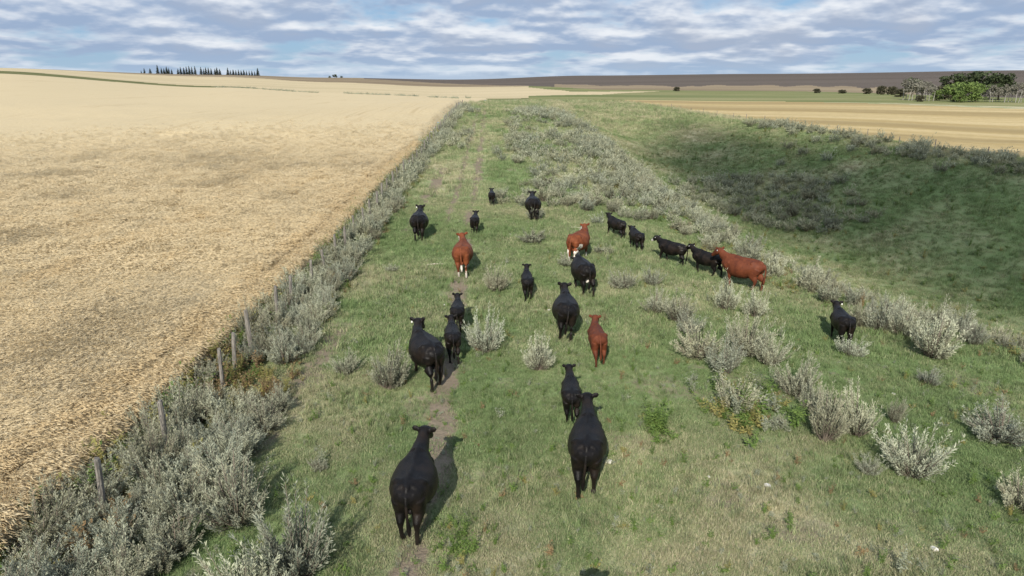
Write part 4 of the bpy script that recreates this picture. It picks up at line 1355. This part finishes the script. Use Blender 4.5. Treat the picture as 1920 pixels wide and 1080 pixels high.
def spruce(seed):
    """spruce of height 1, whorls of drooping boughs"""
    g = np.random.default_rng(seed); Vs = []; Fs = []; T = []
    wmax = g.uniform(.27, .40)
    for lv in range(15):
        t = .08 + .9 * lv / 15; r = wmax * (1 - t) ** .85 + .012
        nb = 9 if lv < 10 else 6
        for b in range(nb):
            a = g.uniform(0, 6.283); rr_ = r * g.uniform(.65, 1.15); k = len(Vs)
            d = np.array([math.cos(a), math.sin(a), 0]); e = np.array([-d[1], d[0], 0])
            w0 = rr_ * .42
            Vs += [np.array([0, 0, t + .045]), d * rr_ * .6 + e * w0 + np.array([0, 0, t - .01]), d * rr_ + np.array([0, 0, t - .05]), d * rr_ * .6 - e * w0 + np.array([0, 0, t - .01])]
            Fs += [(k, k + 1, k + 2), (k, k + 2, k + 3)]; T += [np.clip(g.normal(.4, .25), 0, 1)] * 4
    me = mesh_np('crown', np.array(Vs), np.array(Fs), [mleaf['spruce']]); attr(me, 'tone', np.array(T))
    return me, trunk_mesh([[((0, 0, -.03), .022), ((0, 0, .4), .016), ((0, 0, .95), .004)]], mbark)


def broad(seed, kind, bark, h=1.0, wide=.35, low=.25, n_b=14, nleaf=60, size=.045, flat=.7, stems=1):
    """broadleaf tree of height 1 with a lumpy open crown"""
    g = np.random.default_rng(seed)
    blobs = []; runs = []
    for s in range(stems):
        bx = 0 if stems == 1 else g.uniform(-.22, .22)
        top = np.array([bx + g.uniform(-.06, .06), g.uniform(-.08, .08), .72])
        base = np.array([bx * .6, g.uniform(-.05, .05), -.03])
        runs.append([(tuple(base), .024 / stems ** .3), (tuple(base * .4 + top * .6), .016 / stems ** .3), (tuple(top), .006)])
        for q in range(max(2, n_b // (3 * stems))):
            a = g.uniform(0, 6.283); t = g.uniform(.4, .85); p = base * (1 - t) + top * t
            tip = p + np.array([math.cos(a) * wide * .6, math.sin(a) * wide * .6, .14])
            runs.append([(tuple(p), .009), (tuple((p + tip) / 2 + np.array([0, 0, .02])), .006), (tuple(tip), .003)])
    for q in range(n_b):
        a = g.uniform(0, 6.283); r = wide * math.sqrt(g.uniform()) * .8
        z = low + (1 - low) * g.uniform(.12, .88)
        fall = 1 - .55 * abs((z - low) / (1 - low) - .45) * 1.4
        blobs.append(((math.cos(a) * r * fall, math.sin(a) * r * fall, z), wide * g.uniform(.28, .45), wide * g.uniform(.25, .4) * flat))
    v, f, t = leaf_cloud(blobs, nleaf, size, g)
    me = mesh_np('crown', v, f, [mleaf[kind]]); attr(me, 'tone', t)
    return me, trunk_mesh(runs, bark)


def plant_tree(name, lib, x, y, h, lab, cat, group, wmul=1.0):
    e = empty(name, (x, y, float(H(x, y)) - .05)); e.rotation_euler = (0, 0, U(0, 6.28)); e.scale = (h * wmul, h * wmul, h)
    c, t = lib[random.randrange(len(lib))]
    link('crown', c, e); link('trunk', t, e)
    return tag(e, lab, cat, group)


SP = [spruce(500 + k) for k in range(5)]
ROW = [(266, 4), (272, 8), (283, 8), (297, 14), (304, 10), (309, 9), (314, 12), (318, 10), (323, 8), (335, 9), (340, 12), (346, 11), (351, 13), (356, 14), (361, 13), (367, 14), (378, 13), (383, 10),
       (387, 12), (392, 12), (397, 11), (404, 10), (408, 12), (413, 10), (428, 12), (433, 8), (438, 9), (443, 8), (448, 9), (453, 8), (458, 9), (463, 8), (468, 8), (473, 8), (478, 7), (484, 13)]
gname = ['far left knot of spruces on the skyline', 'second knot of spruces on the skyline', 'third knot of spruces on the skyline', 'low right row of spruces on the skyline']
prev_g = -1; rank = 0
for i, (u, hp) in enumerate(ROW):
    t = (u - 960) / 1330 * math.cos(R(16.6))
    gi = 0 if u < 330 else 1 if u < 372 else 2 if u < 420 else 3
    rank = 1 if gi != prev_g else rank + 1; prev_g = gi
    d = 1010 + U(-25, 25)
    y = d / math.sqrt(1 + t * t); x = t * y / 1.0
    big = 'tallest dark spruce standing' if hp >= 14 and gi < 2 and u in (297, 356) else 'stout dark spruce at the right end' if u == 484 else f'dark spruce, {ORD[rank - 1]} from the left'
    plant_tree('spruce_tree', SP, x, y, hp * .74 + .8, f'{big} in the {gname[gi].replace(" on the skyline", "")}', 'tree', gname[gi], 1.25 if u in (283, 484) else .95)

BT = {'dark': [broad(520 + k, 'dark', mbark, wide=.42, low=.2, n_b=16, flat=.8) for k in range(3)],
      'green': [broad(530 + k, 'green', mbark, wide=.50, low=.02, n_b=22, nleaf=70, size=.04, flat=.9, stems=2) for k in range(3)],
      'aspen': [broad(540 + k, 'bare', mbirch, wide=.28, low=.30, n_b=14, nleaf=34, size=.04, flat=1.0, stems=2) for k in range(4)],
      'brush': [broad(550 + k, 'brush', mbark, wide=.55, low=.0, n_b=22, nleaf=80, size=.06, flat=.8, stems=2) for k in range(3)]}


def at_u(u, d):
    t = (u - 960) / 1330 * math.cos(R(16.6))
    # rays through the horizon line: lateral offset per metre of depth
    y = d / math.sqrt(1 + t * t)
    return t * y, y
for (u, d, h, kind, lab) in [
        (628, 1000, 5.6, 'dark', 'dark round clump of trees alone on the skyline right of the spruces'), (618, 1003, 3.2, 'dark', 'small dark tree left of the round clump on the skyline'),
        (640, 1003, 3.2, 'dark', 'small dark tree right of the round clump on the skyline'),
        (1270, 420, 2.9, 'brush', 'lone dark bush on the meadow nearest the middle of the view'), (1535, 400, 2.6, 'brush', 'dark bush on the meadow, first of three leading to the grove'),
        (1583, 400, 2.6, 'brush', 'dark bush on the meadow, second of three leading to the grove'), (1630, 395, 3.2, 'brush', 'dark bush on the meadow, third of three leading to the grove'),
        (1657, 380, 4.4, 'brush', 'dark brown thicket bush at the left end of the grove'), (1676, 375, 4.2, 'brush', 'dark brown thicket bush inside the left end of the grove'),
        (1693, 340, 4.0, 'brush', 'brown brush at the foot of the leftmost aspens'),
        (1703, 300, 8.2, 'aspen', 'bare grey aspen, leftmost of the pale trunked aspens'), (1714, 296, 9.0, 'aspen', 'bare grey aspen, second from the left in the grove'),
        (1724, 300, 8.8, 'aspen', 'bare grey aspen, third from the left in the grove'), (1733, 294, 8.2, 'aspen', 'leaning bare aspen, fourth from the left in the grove'),
        (1742, 298, 7.5, 'aspen', 'bare aspen with white trunk left of the gap in the grove'), (1752, 292, 7.2, 'aspen', 'bare aspen with white trunk right of the gap in the grove'),
        (1716, 350, 8.5, 'dark', 'dark tree behind the leftmost aspens'), (1732, 285, 2.5, 'brush', 'low brown brush under the leaning aspen'),
        (1764, 300, 4.6, 'green', 'small green bush left of the bright green trees'), (1776, 315, 6.0, 'brush', 'brown bush between the small green bush and the bright trees'),
        (1795, 292, 7.6, 'green', 'bright green leafy tree, left one of the bright pair'), (1820, 288, 7.8, 'green', 'bright green leafy tree, middle of the grove'),
        (1840, 294, 6.8, 'green', 'bright green leafy tree at the right of the bright trees'), (1808, 284, 4.4, 'green', 'low bright green shrub in front of the bright trees'),
        (1792, 330, 11.8, 'dark', 'tall dark tree behind the left bright green tree'), (1814, 335, 10.5, 'dark', 'dark tree behind the middle bright green tree'), (1842, 330, 11.5, 'dark', 'dark tree behind the gap right of the bright trees'),
        (1866, 325, 11.2, 'dark', 'broad dark tree, left of the rightmost dark pair'), (1882, 322, 11.5, 'dark', 'broad dark tree, right of the rightmost dark pair'),
        (1856, 296, 6.2, 'aspen', 'grey aspen just right of the bright green trees'), (1868, 292, 6.4, 'aspen', 'grey aspen in front of the broad dark pair'), (1880, 296, 6.0, 'aspen', 'grey aspen under the rightmost dark tree'),
        (1892, 290, 6.8, 'aspen', 'grey aspen, third from the right edge'), (1903, 294, 7.0, 'aspen', 'grey aspen, second from the right edge'), (1915, 290, 7.4, 'aspen', 'grey aspen at the right edge of the view'),
        (1928, 292, 7.2, 'aspen', 'grey aspen cut off by the right edge')]:
    x, y = at_u(u, d)
    h *= .88 if u > 1640 else .85 if u > 1000 else 1.0
    plant_tree({'dark': 'dark_tree', 'green': 'green_tree', 'aspen': 'aspen_tree', 'brush': 'brush_bush'}[kind], BT[kind], x, y, h, lab, 'bush' if kind == 'brush' or 'shrub' in lab or 'green bush' in lab else 'tree',
               'skyline clump' if u < 700 else 'grove below the plowed hill', 1.6 if u < 1650 else 1.25 if kind != 'aspen' else 1.0)

# ------------------------------------------------------------------ stones, droppings, dead sticks
mst, n = new_mat('pale_stone'); finish(n, n.mix(n.noise(wpos(n), 12, 4, .6), (.50, .48, .44), (.74, .72, .67)), .9, .2)


def stone_mesh(seed):
    bm = bmesh.new(); bmesh.ops.create_icosphere(bm, subdivisions=2, radius=1); g = random.Random(seed)
    ph = [g.uniform(0, 6) for _ in range(3)]
    for v in bm.verts: v.co *= 1 + .16 * math.sin(3 * v.co.x + ph[0]) + .14 * math.sin(4 * v.co.y + ph[1]); v.co.z *= .55
    me = bpy.data.meshes.new('stone'); bm.to_mesh(me); bm.free(); me.materials.append(mst)
    return me


SM = [stone_mesh(k) for k in range(3)]
for (x, y, s, lab) in [(2.12, 13.71, .085, 'white stone in the grass right of the striding black cow'), (5.16, 12.57, .075, 'white stone with grey sprigs on the near right grass'), (7.40, 10.62, .07, 'small white stone near the bottom right corner'),
                       (4.07, 12.92, .04, 'tiny white stone left of the one with grey sprigs'), (-2.5, 24.9, .06, 'small white stone on the grass left of the trail'), (1.35, 24.4, .07, 'small pale stone in front of the thin black calf'),
                       (-3.9, 31.3, .07, 'pale stone left of the red cow on the trail'), (-.1, 36.5, .09, 'flat pale stone behind the middle of the herd'), (10.1, 17.2, .055, 'small white stone in front of the lone black calf')]:
    o = link('stone', SM[random.randrange(3)]); o.location = (x, y, float(H(x, y)) + s * .25); o.scale = (s, s * .8, s); o.rotation_euler = (0, 0, U(0, 6))
    tag(o, lab, 'stone', 'pale stones in the grass')
mstick, n = new_mat('bleached_wood'); finish(n, n.mix(n.noise(wpos(n), 15, 4), (.42, .38, .30), (.62, .57, .47)), .9, .1)
for (x, y, L_, a, lab) in [(3.35, 38.3, .9, .1, 'pale dead stick lying left of the red cow with white hind patches'), (-3.3, 30.2, .9, .2, 'pale dead stick on the grass left of the red cow on the trail')]:
    bm = bmesh.new()
    loft(bm, [((-L_ / 2, 0, .03), .025, .025), ((-L_ * .1, .05, .05), .03, .03), ((L_ / 2, -.02, .03), .012, .012)], 7)
    loft(bm, [((L_ * .05, .03, .05), .015, .015), ((L_ * .25, .18, .1), .006, .006)], 6)
    me = bpy.data.meshes.new('stick'); bm.to_mesh(me); bm.free(); me.materials.append(mstick)
    o = link('dead_stick', me); o.location = (x, y, float(H(x, y)) + .03); o.rotation_euler = (0, 0, a)
    tag(o, lab, 'stick')
